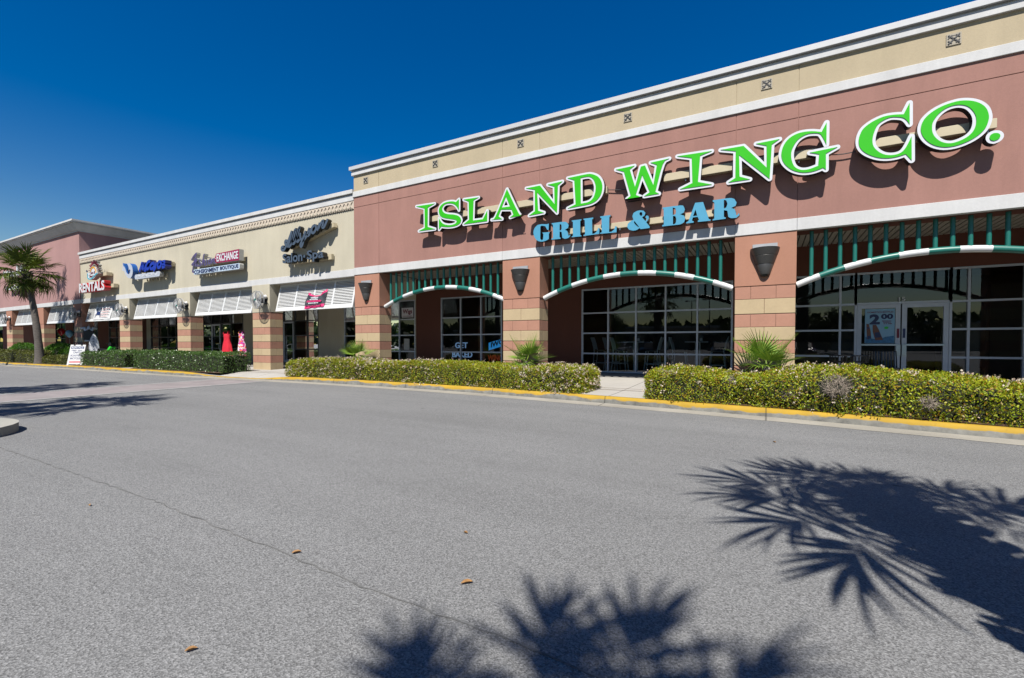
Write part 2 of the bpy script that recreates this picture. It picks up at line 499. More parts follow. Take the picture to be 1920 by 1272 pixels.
# ------------------------------------------------------------------ lettering helpers
def text_into(mb, s, x, y, z, w, h, depth=.02, bold=0.0, shear=0.0, mf=0, ms=0):
    """upright text fitted to w x h, lower-left corner at (x, z), front face at y looking toward -Y"""
    cu = bpy.data.curves.new('lettering', 'FONT'); cu.body = s; cu.size = 1; cu.extrude = .5; cu.offset = bold; cu.shear = shear
    cu.resolution_u = 3
    ob = bpy.data.objects.new('lettering', cu); C.objects.link(ob)
    me = ob.to_mesh()
    vs = [v.co.copy() for v in me.vertices]; fs = [tuple(p.vertices) for p in me.polygons]; nz = [p.normal.z for p in me.polygons]
    ob.to_mesh_clear(); bpy.data.objects.remove(ob); bpy.data.curves.remove(cu)
    if not vs: return mb
    x0 = min(v.x for v in vs); x1 = max(v.x for v in vs); y0 = min(v.y for v in vs); y1 = max(v.y for v in vs)
    i = len(mb.v)
    for v in vs:
        mb.v.append((x + (v.x - x0) / (x1 - x0) * w, y + (.5 - v.z) * depth, z + (v.y - y0) / (y1 - y0) * h))
    for f, n in zip(fs, nz): mb.face([i + k for k in f], mf if n > .9 else ms)
    return mb

def orient(poly, ccw=True):
    a = sum(poly[i][0] * poly[(i + 1) % len(poly)][1] - poly[(i + 1) % len(poly)][0] * poly[i][1] for i in range(len(poly)))
    return list(poly) if (a > 0) == ccw else list(poly)[::-1]
def turn(p, i):
    a, b, c = (Vector(p[(i + k) % len(p)]) for k in (-1, 0, 1))
    d1 = b - a; d2 = c - b
    return d1.angle_signed(d2, 0.0) if d1.length > 1e-6 and d2.length > 1e-6 else 0.0
def smooth_poly(p, lim=R(42)):
    """round off runs of shallow corners (curved strokes), keep sharp corners"""
    n = len(p); sm = [abs(turn(p, i)) < lim for i in range(n)]; out = []
    for i in range(n):
        j = (i + 1) % n; out.append(tuple(p[i]))
        if sm[i] or sm[j]:
            p0, p1, p2, p3 = (Vector(p[(i + k) % n]) for k in (-1, 0, 1, 2))
            if not sm[i]: p0 = p1 * 2 - p2 if True else p0
            if not sm[j]: p3 = p2 * 2 - p1
            for t in (1 / 3, 2 / 3):
                q = .5 * ((2 * p1) + (p2 - p0) * t + (2 * p0 - 5 * p1 + 4 * p2 - p3) * t * t + (3 * p1 - p0 - 3 * p2 + p3) * t ** 3)
                out.append((q.x, q.y))
    return out
def offset_poly(p, d):
    """grow outline outward (p counter-clockwise = solid inside), rounding sharp outer corners"""
    n = len(p); out = []
    for i in range(n):
        a, b, c = (Vector(p[(i + k) % n]) for k in (-1, 0, 1))
        d1 = (b - a).normalized(); d2 = (c - b).normalized()
        n1 = Vector((d1.y, -d1.x)); n2 = Vector((d2.y, -d2.x))
        cr = d1.x * d2.y - d1.y * d2.x
        ang = math.atan2(cr, d1.dot(d2))
        if ang > .36:
            k = max(2, int(ang / .4))
            a0 = math.atan2(n1.y, n1.x)
            for t in range(k + 1):
                th = a0 + ang * t / k
                out.append((b.x + d * math.cos(th), b.y + d * math.sin(th)))
        else:
            mt = (n1 + n2)
            if mt.length < 1e-4: mt = n1
            mt.normalize(); s = d / max(.35, mt.dot(n1))
            out.append((b.x + mt.x * s, b.y + mt.y * s))
    return out

def ribbon(mb, pts, w, y0, y1, mf=0, ms=1):
    """flat extruded stroke (script lettering); pts in XZ"""
    P = [Vector(p) for p in pts]
    Q = []
    for i in range(len(P) - 1):
        p0 = P[max(i - 1, 0)]; p1 = P[i]; p2 = P[i + 1]; p3 = P[min(i + 2, len(P) - 1)]
        for t in (0, .34, .67):
            Q.append(.5 * ((2 * p1) + (p2 - p0) * t + (2 * p0 - 5 * p1 + 4 * p2 - p3) * t * t + (3 * p1 - p0 - 3 * p2 + p3) * t ** 3))
    Q.append(P[-1]); n = len(Q)
    L = []; Rr = []
    for i, q in enumerate(Q):
        t = (Q[min(i + 1, n - 1)] - Q[max(i - 1, 0)]).normalized(); nn = Vector((-t.y, t.x))
        ww = w[min(int(i / n * len(w)), len(w) - 1)] if isinstance(w, (list, tuple)) else w
        L.append(q + nn * ww / 2); Rr.append(q - nn * ww / 2)
    for i in range(n - 1):
        a, b, c, d = L[i], Rr[i], Rr[i + 1], L[i + 1]
        mb.poly([(a.x, y0, a.y), (b.x, y0, b.y), (c.x, y0, c.y), (d.x, y0, d.y)], mf)
        mb.poly([(a.x, y0, a.y), (d.x, y0, d.y), (d.x, y1, d.y), (a.x, y1, a.y)], ms)
        mb.poly([(b.x, y0, b.y), (c.x, y0, c.y), (c.x, y1, c.y), (b.x, y1, b.y)], ms)
    for q in (0, n - 1):
        a, b = L[q], Rr[q]
        mb.poly([(a.x, y0, a.y), (b.x, y0, b.y), (b.x, y1, b.y), (a.x, y1, a.y)], ms)
    return mb

# sign letter outlines in metres on the wall (x, z)
SIGN = {
 'A': [
  ('I', [[-9.909,5.705],[-9.16,5.686],[-9.435,5.602],[-9.445,4.995],[-9.15,4.891],[-9.81,4.903],[-9.561,4.972],[-9.565,5.594]], []),
  ('S', [[-8.231,5.683],[-8.232,5.349],[-8.296,5.45],[-8.372,5.532],[-8.472,5.585],[-8.587,5.612],[-8.715,5.615],[-8.799,5.584],[-8.856,5.524],[-8.865,5.458],[-8.835,5.39],[-8.762,5.33],[-8.627,5.283],[-8.436,5.245],[-8.272,5.19],[-8.185,5.12],[-8.148,5.039],[-8.179,4.967],[-8.261,4.916],[-8.399,4.888],[-8.59,4.887],[-8.77,4.912],[-8.902,4.944],[-8.992,4.856],[-8.993,5.211],[-8.951,5.138],[-8.886,5.057],[-8.782,4.989],[-8.615,4.945],[-8.462,4.941],[-8.354,4.967],[-8.31,5.019],[-8.348,5.068],[-8.461,5.107],[-8.691,5.164],[-8.821,5.204],[-8.912,5.252],[-8.974,5.326],[-8.997,5.425],[-8.979,5.516],[-8.907,5.597],[-8.78,5.651],[-8.625,5.665],[-8.46,5.651],[-8.34,5.61]], []),
  ('L', [[-8.057,5.645],[-7.517,5.627],[-7.697,5.568],[-7.72,4.971],[-7.368,4.963],[-7.215,5.195],[-7.219,4.891],[-8.059,4.903],[-7.86,5.012],[-7.87,5.559]], []),
  ('A', [[-6.548,5.716],[-6.165,4.967],[-6.033,4.894],[-6.446,4.895],[-6.336,4.957],[-6.399,5.114],[-6.746,5.16],[-6.834,4.98],[-6.713,4.885],[-7.065,4.909],[-6.932,4.982]], [[[-6.581,5.505],[-6.446,5.204],[-6.725,5.214]]]),
  ('N', [[-5.935,5.636],[-5.503,5.64],[-5.064,5.069],[-5.075,5.547],[-5.268,5.627],[-4.838,5.642],[-4.968,5.561],[-4.994,4.824],[-5.59,5.47],[-5.56,4.96],[-5.38,4.884],[-5.838,4.865],[-5.657,4.961],[-5.658,5.552]], []),
  ('D', [[-4.689,5.702],[-4.173,5.711],[-4.019,5.689],[-3.866,5.608],[-3.777,5.496],[-3.733,5.356],[-3.745,5.201],[-3.801,5.078],[-3.901,4.984],[-4.041,4.932],[-4.235,4.917],[-4.686,4.901],[-4.459,4.974],[-4.501,5.617]], [[[-4.323,5.645],[-4.16,5.647],[-4.057,5.623],[-3.973,5.548],[-3.922,5.424],[-3.909,5.313],[-3.927,5.182],[-3.978,5.068],[-4.067,4.997],[-4.17,4.975],[-4.314,4.972]]]),
 ],
 'B': [
  ('W', [[-3.381,5.689],[-2.913,5.699],[-3.03,5.631],[-2.896,5.177],[-2.756,5.649],[-2.655,5.657],[-2.452,5.144],[-2.37,5.618],[-2.522,5.7],[-2.086,5.716],[-2.233,5.612],[-2.405,4.976],[-2.319,4.918],[-2.67,4.912],[-2.536,4.99],[-2.721,5.439],[-2.878,4.976],[-2.758,4.909],[-3.095,4.91],[-3.002,4.972],[-3.176,5.599]], []),
  ('I', [[-1.902,5.733],[-1.15,5.705],[-1.396,5.646],[-1.439,5.05],[-1.143,4.943],[-1.834,4.947],[-1.56,5.045],[-1.58,5.631]], []),
  ('N', [[-0.964,5.693],[-0.499,5.685],[-0.043,5.121],[-0.05,5.598],[-0.252,5.682],[0.192,5.689],[0.05,5.606],[0.015,4.872],[-0.586,5.505],[-0.571,5.021],[-0.367,4.927],[-0.796,4.93],[-0.656,5.005],[-0.654,5.602]], []),
  ('G', [[1.029,5.85],[1.03,5.393],[0.988,5.505],[0.945,5.598],[0.911,5.645],[0.844,5.67],[0.725,5.686],[0.623,5.663],[0.529,5.603],[0.461,5.506],[0.418,5.393],[0.411,5.272],[0.43,5.157],[0.475,5.047],[0.554,4.977],[0.64,4.948],[0.751,4.95],[0.894,4.989],[0.908,5.225],[0.743,5.289],[1.219,5.309],[1.024,5.216],[1.028,4.885],[0.978,4.934],[0.853,4.897],[0.718,4.886],[0.58,4.911],[0.44,4.982],[0.334,5.083],[0.261,5.199],[0.229,5.328],[0.241,5.449],[0.284,5.563],[0.362,5.659],[0.476,5.72],[0.605,5.742],[0.776,5.725],[0.944,5.672]], []),
 ],
 'C': [
  ('C', [[2.347,5.917],[2.353,5.507],[2.311,5.589],[2.253,5.654],[2.171,5.688],[2.071,5.708],[1.971,5.684],[1.87,5.617],[1.82,5.506],[1.792,5.384],[1.789,5.278],[1.816,5.176],[1.895,5.069],[1.997,4.996],[2.115,4.969],[2.214,4.984],[2.279,5.039],[2.334,5.142],[2.385,5.272],[2.394,4.813],[2.304,4.951],[2.174,4.924],[2.032,4.925],[1.879,4.966],[1.732,5.053],[1.634,5.148],[1.581,5.246],[1.566,5.357],[1.582,5.462],[1.629,5.57],[1.715,5.648],[1.826,5.707],[1.97,5.748],[2.12,5.744],[2.261,5.718]], []),
  ('O', [[3.164,5.752],[3.265,5.71],[3.353,5.643],[3.421,5.55],[3.455,5.435],[3.457,5.336],[3.426,5.218],[3.362,5.125],[3.263,5.047],[3.142,4.991],[3.006,4.96],[2.866,4.967],[2.738,5.02],[2.636,5.106],[2.562,5.216],[2.524,5.328],[2.523,5.432],[2.558,5.537],[2.629,5.623],[2.728,5.693],[2.847,5.742],[2.958,5.765],[3.061,5.771]], [[[3.063,5.702],[3.152,5.662],[3.22,5.59],[3.276,5.478],[3.294,5.374],[3.286,5.268],[3.254,5.176],[3.188,5.099],[3.094,5.047],[2.984,5.02],[2.893,5.034],[2.808,5.084],[2.736,5.169],[2.691,5.272],[2.681,5.377],[2.695,5.477],[2.744,5.568],[2.813,5.644],[2.897,5.693],[2.98,5.709]]]),
  ('dot', [[3.54,5.078],[3.585,5.065],[3.611,5.03],[3.609,4.99],[3.58,4.956],[3.535,4.942],[3.496,4.961],[3.476,5.001],[3.481,5.045],[3.507,5.07]], []),
 ],
 'D': [
  ('G', [[-5.26,4.586],[-5.266,4.413],[-5.309,4.418],[-5.366,4.522],[-5.474,4.554],[-5.517,4.534],[-5.52,4.196],[-5.473,4.145],[-5.434,4.173],[-5.423,4.321],[-5.466,4.359],[-5.238,4.351],[-5.238,4.326],[-5.259,4.309],[-5.259,4.167],[-5.351,4.125],[-5.495,4.115],[-5.626,4.168],[-5.706,4.282],[-5.731,4.403],[-5.692,4.516],[-5.597,4.589],[-5.481,4.594],[-5.316,4.573]], []),
  ('R', [[-5.175,4.581],[-4.82,4.577],[-4.725,4.537],[-4.677,4.468],[-4.697,4.395],[-4.786,4.355],[-4.724,4.323],[-4.697,4.256],[-4.683,4.186],[-4.656,4.182],[-4.645,4.213],[-4.626,4.208],[-4.636,4.168],[-4.696,4.124],[-4.792,4.116],[-4.861,4.155],[-4.882,4.31],[-4.941,4.329],[-4.941,4.177],[-4.909,4.154],[-4.913,4.129],[-5.181,4.135],[-5.181,4.158],[-5.132,4.179],[-5.139,4.538],[-5.175,4.556]], [[[-4.937,4.532],[-4.889,4.507],[-4.882,4.405],[-4.902,4.356],[-4.941,4.361]]]),
  ('I', [[-4.59,4.58],[-4.317,4.578],[-4.317,4.554],[-4.35,4.539],[-4.348,4.166],[-4.315,4.15],[-4.315,4.128],[-4.591,4.137],[-4.591,4.156],[-4.555,4.171],[-4.556,4.541],[-4.59,4.558]], []),
  ('L', [[-4.26,4.583],[-3.992,4.581],[-3.992,4.554],[-4.024,4.534],[-4.016,4.159],[-3.965,4.159],[-3.895,4.212],[-3.857,4.293],[-3.825,4.283],[-3.828,4.137],[-4.259,4.131],[-4.259,4.156],[-4.217,4.17],[-4.225,4.542],[-4.26,4.559]], []),
  ('L', [[-3.805,4.584],[-3.533,4.584],[-3.533,4.554],[-3.563,4.534],[-3.568,4.156],[-3.506,4.154],[-3.432,4.206],[-3.408,4.286],[-3.372,4.27],[-3.373,4.124],[-3.805,4.135],[-3.806,4.159],[-3.761,4.172],[-3.769,4.531],[-3.805,4.554]], []),
  ('and', [[-2.772,4.597],[-2.694,4.573],[-2.65,4.513],[-2.674,4.453],[-2.732,4.419],[-2.653,4.317],[-2.607,4.358],[-2.654,4.404],[-2.631,4.447],[-2.588,4.442],[-2.569,4.4],[-2.576,4.354],[-2.63,4.283],[-2.544,4.163],[-2.552,4.133],[-2.769,4.131],[-2.793,4.162],[-2.864,4.123],[-2.959,4.118],[-3.055,4.154],[-3.101,4.223],[-3.088,4.301],[-3.008,4.363],[-2.945,4.386],[-2.974,4.478],[-2.946,4.553],[-2.866,4.59]], [[[-2.772,4.553],[-2.733,4.54],[-2.724,4.484],[-2.756,4.448],[-2.795,4.501],[-2.791,4.54]],[[-2.921,4.352],[-2.801,4.186],[-2.848,4.208],[-2.928,4.305]]]),
  ('B', [[-2.243,4.588],[-1.824,4.581],[-1.752,4.533],[-1.73,4.469],[-1.758,4.398],[-1.837,4.371],[-1.751,4.329],[-1.721,4.258],[-1.742,4.177],[-1.821,4.135],[-1.937,4.131],[-2.248,4.134],[-2.248,4.165],[-2.211,4.176],[-2.218,4.546],[-2.243,4.56]], [[[-2.006,4.554],[-1.947,4.53],[-1.932,4.452],[-1.946,4.386],[-2.005,4.378]],[[-2.0,4.355],[-1.946,4.34],[-1.924,4.269],[-1.938,4.18],[-1.974,4.154],[-1.999,4.157]]]),
  ('A', [[-1.504,4.594],[-1.331,4.587],[-1.203,4.175],[-1.165,4.162],[-1.169,4.134],[-1.438,4.139],[-1.445,4.165],[-1.417,4.188],[-1.446,4.258],[-1.551,4.258],[-1.572,4.186],[-1.529,4.165],[-1.536,4.136],[-1.699,4.137],[-1.699,4.161],[-1.649,4.188]], [[[-1.496,4.436],[-1.456,4.29],[-1.548,4.287]]]),
  ('R', [[-1.125,4.596],[-0.779,4.594],[-0.674,4.557],[-0.628,4.471],[-0.647,4.403],[-0.737,4.365],[-0.665,4.327],[-0.645,4.259],[-0.632,4.193],[-0.612,4.183],[-0.593,4.224],[-0.567,4.213],[-0.573,4.178],[-0.631,4.129],[-0.735,4.135],[-0.795,4.172],[-0.816,4.312],[-0.889,4.336],[-0.887,4.184],[-0.847,4.164],[-0.851,4.136],[-1.124,4.132],[-1.124,4.157],[-1.088,4.174],[-1.091,4.54],[-1.125,4.567]], [[[-0.891,4.568],[-0.844,4.554],[-0.817,4.471],[-0.843,4.388],[-0.889,4.373]]]),
 ],
}
ALLY = [[[-16.588,5.087],[-16.692,5.081],[-16.732,5.012],[-16.668,4.948],[-16.551,4.977],[-16.419,5.127],[-16.274,5.339],[-16.092,5.638]],[[-16.092,5.638],[-16.185,5.361],[-16.283,5.145],[-16.249,5.053],[-16.146,5.115]],[[-16.352,5.274],[-16.467,5.311],[-16.513,5.234],[-16.445,5.13],[-16.292,5.057]],[[-16.146,5.115],[-16.016,5.311],[-15.853,5.658],[-15.936,5.619],[-16.041,5.378],[-16.059,5.186],[-15.984,5.138],[-15.898,5.201]],[[-15.898,5.201],[-15.752,5.425],[-15.617,5.717],[-15.699,5.658],[-15.789,5.429],[-15.805,5.239],[-15.731,5.192],[-15.636,5.269]],[[-15.583,5.509],[-15.597,5.408],[-15.555,5.26],[-15.472,5.251],[-15.382,5.368],[-15.29,5.549]],[[-15.29,5.549],[-15.374,5.303],[-15.45,5.09],[-15.537,4.98],[-15.598,5.042],[-15.535,5.147],[-15.355,5.238],[-15.208,5.364]],[[-15.208,5.364],[-15.085,5.619],[-15.034,5.5],[-15.064,5.394],[-15.156,5.35],[-15.232,5.398]],[[-14.776,5.695],[-14.889,5.654],[-14.953,5.537],[-14.916,5.44],[-14.822,5.429],[-14.715,5.525],[-14.694,5.643],[-14.776,5.695]],[[-14.627,5.48],[-14.491,5.752]],[[-14.556,5.552],[-14.427,5.736],[-14.306,5.809],[-14.317,5.684],[-14.36,5.577],[-14.269,5.563],[-14.172,5.673],[-14.061,5.829]]]
FASH = [[[-23.373,5.158],[-23.184,5.31],[-22.972,5.419],[-22.915,5.427]],[[-22.915,5.427],[-23.05,5.227],[-23.18,4.986],[-23.253,4.739],[-23.288,4.615],[-23.152,4.591]],[[-23.367,4.924],[-23.166,5.041],[-22.862,5.183]],[[-22.865,5.078],[-23.008,5.056],[-23.069,4.921],[-23.009,4.857],[-22.902,4.963],[-22.86,5.078],[-22.888,4.885],[-22.781,4.841]],[[-22.619,5.119],[-22.71,5.065],[-22.593,4.937],[-22.626,4.856],[-22.742,4.855]],[[-22.254,5.314],[-22.33,5.287],[-22.412,5.06],[-22.481,4.851]],[[-22.473,4.871],[-22.367,5.028],[-22.261,5.046],[-22.301,4.871],[-22.196,4.842]],[[-22.077,5.071],[-22.139,4.892],[-22.05,4.864]],[[-21.992,5.166],[-21.983,5.142]],[[-21.812,5.051],[-21.93,5.004],[-21.95,4.896],[-21.859,4.872],[-21.753,4.948],[-21.763,5.044],[-21.812,5.051]],[[-21.625,5.079],[-21.717,4.856]],[[-21.703,4.889],[-21.597,5.015],[-21.475,5.059],[-21.528,4.888],[-21.395,4.87]]]
WAVE = [[[-28.191,4.977],[-28.036,5.178],[-27.895,5.399],[-27.856,5.276],[-27.864,5.051]],[[-27.864,5.051],[-27.682,5.234],[-27.561,5.364],[-27.626,5.173],[-27.632,5.005],[-27.487,5.022]],[[-27.044,5.417],[-27.272,5.395],[-27.449,5.256],[-27.484,5.105],[-27.342,5.038],[-27.197,5.11]],[[-26.766,5.296],[-26.965,5.244],[-27.054,5.127],[-26.973,5.023],[-26.775,5.049],[-26.631,5.175],[-26.711,5.292],[-26.766,5.296]],[[-26.461,5.284],[-26.523,5.084],[-26.666,4.958],[-26.751,4.923]],[[-26.185,5.315],[-26.298,5.216],[-26.303,5.066],[-26.168,5.028],[-26.001,5.123],[-26.023,5.288],[-26.185,5.315]],[[-25.567,5.275],[-25.78,5.28],[-25.89,5.222],[-25.678,5.137],[-25.654,5.041],[-25.897,5.02]]]
# ------------------------------------------------------------------ ground, kerb, pavements
FY = 11.8            # facade plane
SY = 15.2            # shop-front plane under the soffit
P0, PW, PP = -13.076, 1.216, 6.204   # first restaurant pillar, pillar width, pillar pitch
def pl(k): return P0 + PP * k        # left edge of pillar k

g = MB(); g.poly([(-500, -500, 0), (500, -500, 0), (500, 500, 0), (-500, 500, 0)])
struct(g.build('road', M['asphalt']))

KERB = np.array([(-90, 9.0, .15), (-46, 9.0, .15), (-37, 9.25, .15), (-30.2, 9.62, .15), (-22.2, 9.64, .15), (-20.2, 9.66, .15), (-18.6, 9.74, .04), (-16, 9.9, .025),
                 (-14.8, 10.0, .12), (-13.8, 10.05, .15), (-11.85, 10.08, .15), (-7.94, 10.06, .15), (-4.95, 9.81, .15), (-2.2, 9.48, .15), (.33, 9.18, .15),
                 (1.75, 8.84, .15), (3.0, 8.60, .15), (5, 8.32, .15), (9, 8.1, .15), (30, 8.0, .15)])
kx = np.arange(-90, 30.01, .25)
def smooth1(a, k=5): return np.convolve(np.pad(a, k, mode='edge'), np.ones(2 * k + 1) / (2 * k + 1), 'valid')
ky = smooth1(np.interp(kx, KERB[:, 0], KERB[:, 1])); kz = smooth1(np.interp(kx, KERB[:, 0], KERB[:, 2]), 2)
def kerb_y(x): return float(np.interp(x, kx, ky))
prof = [(-.005, -.02, 0.1), (.0, .25, .26), (.012, .55, .62), (.03, .90, 1.0), (.055, 1.0, 1.1), (.15, 1.0, 1.0), (.15, -.02, 1.0)]
V = []; F = []; A = []
for i, x in enumerate(kx):
    w = .004 * math.sin(x * 2.1)
    for dy, fz, pt in prof:
        V.append((x, ky[i] + dy + w, max(kz[i] * fz, -.01) + .006)); A.append(pt)
n = len(prof)
for i in range(len(kx) - 1):
    for j in range(n - 1): F.append((i * n + j, (i + 1) * n + j, (i + 1) * n + j + 1, i * n + j + 1))
ko = struct(fast_mesh('kerb', V, F, M['kerb']))
at = ko.data.attributes.new('paint', 'FLOAT', 'POINT'); at.data.foreach_set('value', A)
V = []; F = []
for i, x in enumerate(kx):
    e = .012 * math.sin(x * 3.7) + .01 * math.sin(x * 9.1)
    V += [(x, ky[i] - .42 + e, .004), (x, ky[i] + .02, .012)]
for i in range(len(kx) - 1): F.append((2 * i, 2 * i + 2, 2 * i + 3, 2 * i + 1))
struct(fast_mesh('gutter', V, F, M['gutter']))
V = []; F = []
for i, x in enumerate(kx):
    V += [(x, ky[i] + .15, kz[i] + .004), (x, ky[i] + .9, .16), (x, FY - .05, .19), (x, SY + .3, .29)]
for i in range(len(kx) - 1):
    for j in range(3): F.append((4 * i + j, 4 * i + 4 + j, 4 * i + 5 + j, 4 * i + j + 1))
struct(fast_mesh('sidewalk', V, F, M['walk']))
def walk_z(x, y):
    a = kerb_y(x) + .9
    if y < a: return float(np.interp(y, [a - .75, a], [.154, .16]))
    return float(np.interp(y, [a, FY - .05, SY + .3], [.16, .19, .29]))
def bed(x0, x1, y1, d0=.15):
    xs = np.arange(x0, x1 + .01, .25); V = []; F = []
    for i, x in enumerate(xs):
        y0 = kerb_y(x) + d0
        for t in (0, .3, .6, 1.0):
            y = y0 + (y1 - y0) * t
            V.append((x, y, walk_z(x, y) + (.012 if t in (0, 1.0) else .03)))
    for i in range(len(xs) - 1):
        for j in range(3): F.append((4 * i + j, 4 * i + 4 + j, 4 * i + 5 + j, 4 * i + j + 1))
    return struct(fast_mesh('mulch_bed', V, F, M['mulch'], smooth=True))
bed(-60, -33.1, 11.4); bed(-31.6, -26.2, 11.2); bed(-25.4, -18.2, 11.3); bed(-14.6, -3.65, 11.55); bed(-2.15, 14, 11.55)

m = MB()
for yj, wd in ((10.86, .018), (11.22, .012)): m.poly([(-40, yj - wd, walk_z(0, yj) + .0055), (14, yj - wd, walk_z(0, yj) + .0055), (14, yj + wd, walk_z(0, yj) + .0065), (-40, yj + wd, walk_z(0, yj) + .0065)])
struct(m.build('expansion_joint', M['mulch']))
# pedestrian crossing of pink pavers between faded lines
def strip(name, mat, a, b, c, d, z):
    m = MB(); k = 24
    A, B, Cc, D = (Vector((*p, z)) for p in (a, b, c, d))
    for i in range(k):
        t0, t1 = i / k, (i + 1) / k
        m.poly([A.lerp(B, t0), A.lerp(B, t1), D.lerp(Cc, t1), D.lerp(Cc, t0)])
    return struct(m.build(name, mat))
strip('crosswalk', M['pavers'], (-17.25, 9.3), (-16.3, -2.0), (-14.55, -2.0), (-15.05, 9.5), .004)
strip('crossing_line', M['fadedwhite'], (-17.45, 9.3), (-16.5, -2.0), (-16.3, -2.0), (-17.25, 9.3), .008)
strip('crossing_line', M['fadedwhite'], (-15.05, 9.5), (-14.55, -2.0), (-14.37, -2.0), (-14.85, 9.5), .008)
sm = MB(); rr = random.Random(4); pts = []
for i in range(121):
    t = i / 120; x = -8.6 + t * 10.2
    y = float(np.interp(x, [-8.33, -4.4, -2.44, -1.79, -1.13, 1.6], [1.872, 1.85, 1.762, 1.721, 1.729, 1.55])) + rr.uniform(-.012, .012)
    pts.append((x, y, .001 + rr.uniform(.002, .006)))
for a, b in zip(pts, pts[1:]):
    wa, wb = a[2], b[2]
    sm.poly([(a[0], a[1] - wa, .004), (b[0], b[1] - wb, .004), (b[0], b[1] + wb, .004), (a[0], a[1] + wa, .004)])
struct(sm.build('pavement_seam', M['seam']))

def island(p, q, r, name='traffic_island'):
    a = Vector(p); b = Vector(q); d = (a - b).normalized(); a0 = math.atan2(d.y, d.x)
    pts = [(a.x + r * math.cos(a0 + t), a.y + r * math.sin(a0 + t)) for t in np.linspace(-PI / 2, PI / 2, 15)]
    pts += [(b.x + r * math.cos(a0 + t), b.y + r * math.sin(a0 + t)) for t in np.linspace(PI / 2, 3 * PI / 2, 15)]
    m = MB(); n = len(pts); c = ((a + b) / 2)
    inn = [((x - c.x) * .0 + x, y) for x, y in pts]
    cx = [a if i < 15 else b for i in range(n)]
    inn = [(cx[i].x + (pts[i][0] - cx[i].x) * .82, cx[i].y + (pts[i][1] - cx[i].y) * .82) for i in range(n)]
    lo = [m.vert((x, y, 0)) for x, y in pts]; hi = [m.vert((x, y, .13)) for x, y in pts]; ins = [m.vert((x, y, .14)) for x, y in inn]
    for i in range(n):
        j = (i + 1) % n
        m.face((lo[i], lo[j], hi[j], hi[i]), 0); m.face((hi[i], hi[j], ins[j], ins[i]), 0)
    m.face(ins, 0)
    return struct(m.build(name, [M['island']]))
island((-10.1, 1.35), (-13.0, -6.5), 1.1)
island((1.75, .75), (.75, -5.0), .85)
island((-17.8, .9), (-19.0, -5.0), 1.0)
island((-7.2, -4.5), (-7.4, -7.0), 1.0)

# ------------------------------------------------------------------ building parts
def pillar(k, parent, shaft, side=True):
    """block courses below, stucco shaft above"""
    x0 = pl(k); x1 = x0 + PW; y0, y1 = FY, FY + .6
    m = MB()
    m.box(x0, y0, 2.604, x1, y1, 3.765, 0)                      # shaft
    m.box(x0 + .022, y0 + .022, .10, x1 - .022, y1 - .022, 2.604, 3)  # mortar core
    G = [(2.588, 2.304, 1.972), (1.953, 1.668, 1.376), (1.356, 1.076, .792), (.772, .486, .10)]
    gp = .0035
    for a, b, c in G:
        for top, bot, mi, xf, yf in ((a, b + gp, 1, (0, .27, .69, 1), (0, .18, .86, 1)), (b - gp, c, 2, (0, .5, 1), (0, .5, 1))):
            xs = [x0 + .01 + (PW - .02) * t for t in xf]; ys = [y0 + .01 + (.58) * t for t in yf]
            nx, ny = len(xs) - 1, len(ys) - 1
            for i in range(nx):
                for j in range(ny):
                    if 0 < i < nx - 1 and 0 < j < ny - 1: continue
                    m.box(xs[i] + (gp if i else 0), ys[j] + (gp if j else 0), bot, xs[i + 1] - (gp if i < nx - 1 else 0), ys[j + 1] - (gp if j < ny - 1 else 0), top, mi)
    return m.build('pillar', [shaft, M['bpink'], M['btan'], M['mortar']], parent, bevel=.006)

def window(parent, xs, zs, y=SY, mat=None, name='window', w=.05, glassed=True, skip=()):
    m = MB(); d = .10
    for x in xs: m.box(x - w / 2, y, zs[0] - w / 2, x + w / 2, y + d, zs[-1] + w / 2)
    for i in range(len(xs) - 1):
        for z in zs: m.box(xs[i] + w / 2, y + .004, z - w / 2, xs[i + 1] - w / 2, y + d - .004, z + w / 2)
    o = m.build(name, mat or M['alu'], parent)
    if glassed:
        q = MB()
        for i in range(len(xs) - 1):
            for j in range(len(zs) - 1):
                q.poly([(xs[i] + w / 2, y + .05, zs[j] + w / 2), (xs[i + 1] - w / 2, y + .05, zs[j] + w / 2), (xs[i + 1] - w / 2, y + .05, zs[j + 1] - w / 2), (xs[i] + w / 2, y + .05, zs[j + 1] - w / 2)])
        off = wloc(parent)
        po = q.build('pane', M['glass'], o)
        po.location = (0, 0, 0)
        me = po.data
        # window frame sits at its parent's origin, so re-base the pane on the same point
    return o

def front_wall(parent, x0, x1, holes, mat, ztop=4.05, zh=3.18, y=SY + .012, name='storefront_wall'):
    m = MB(); x = x0
    for a, b in sorted(holes):
        if a > x: m.box(x, y, .1, a, y + .22, ztop)
        m.box(a, y, zh, b, y + .22, ztop); x = b
    if x < x1: m.box(x, y, .1, x1, y + .22, ztop)
    return m.build(name, mat, parent)

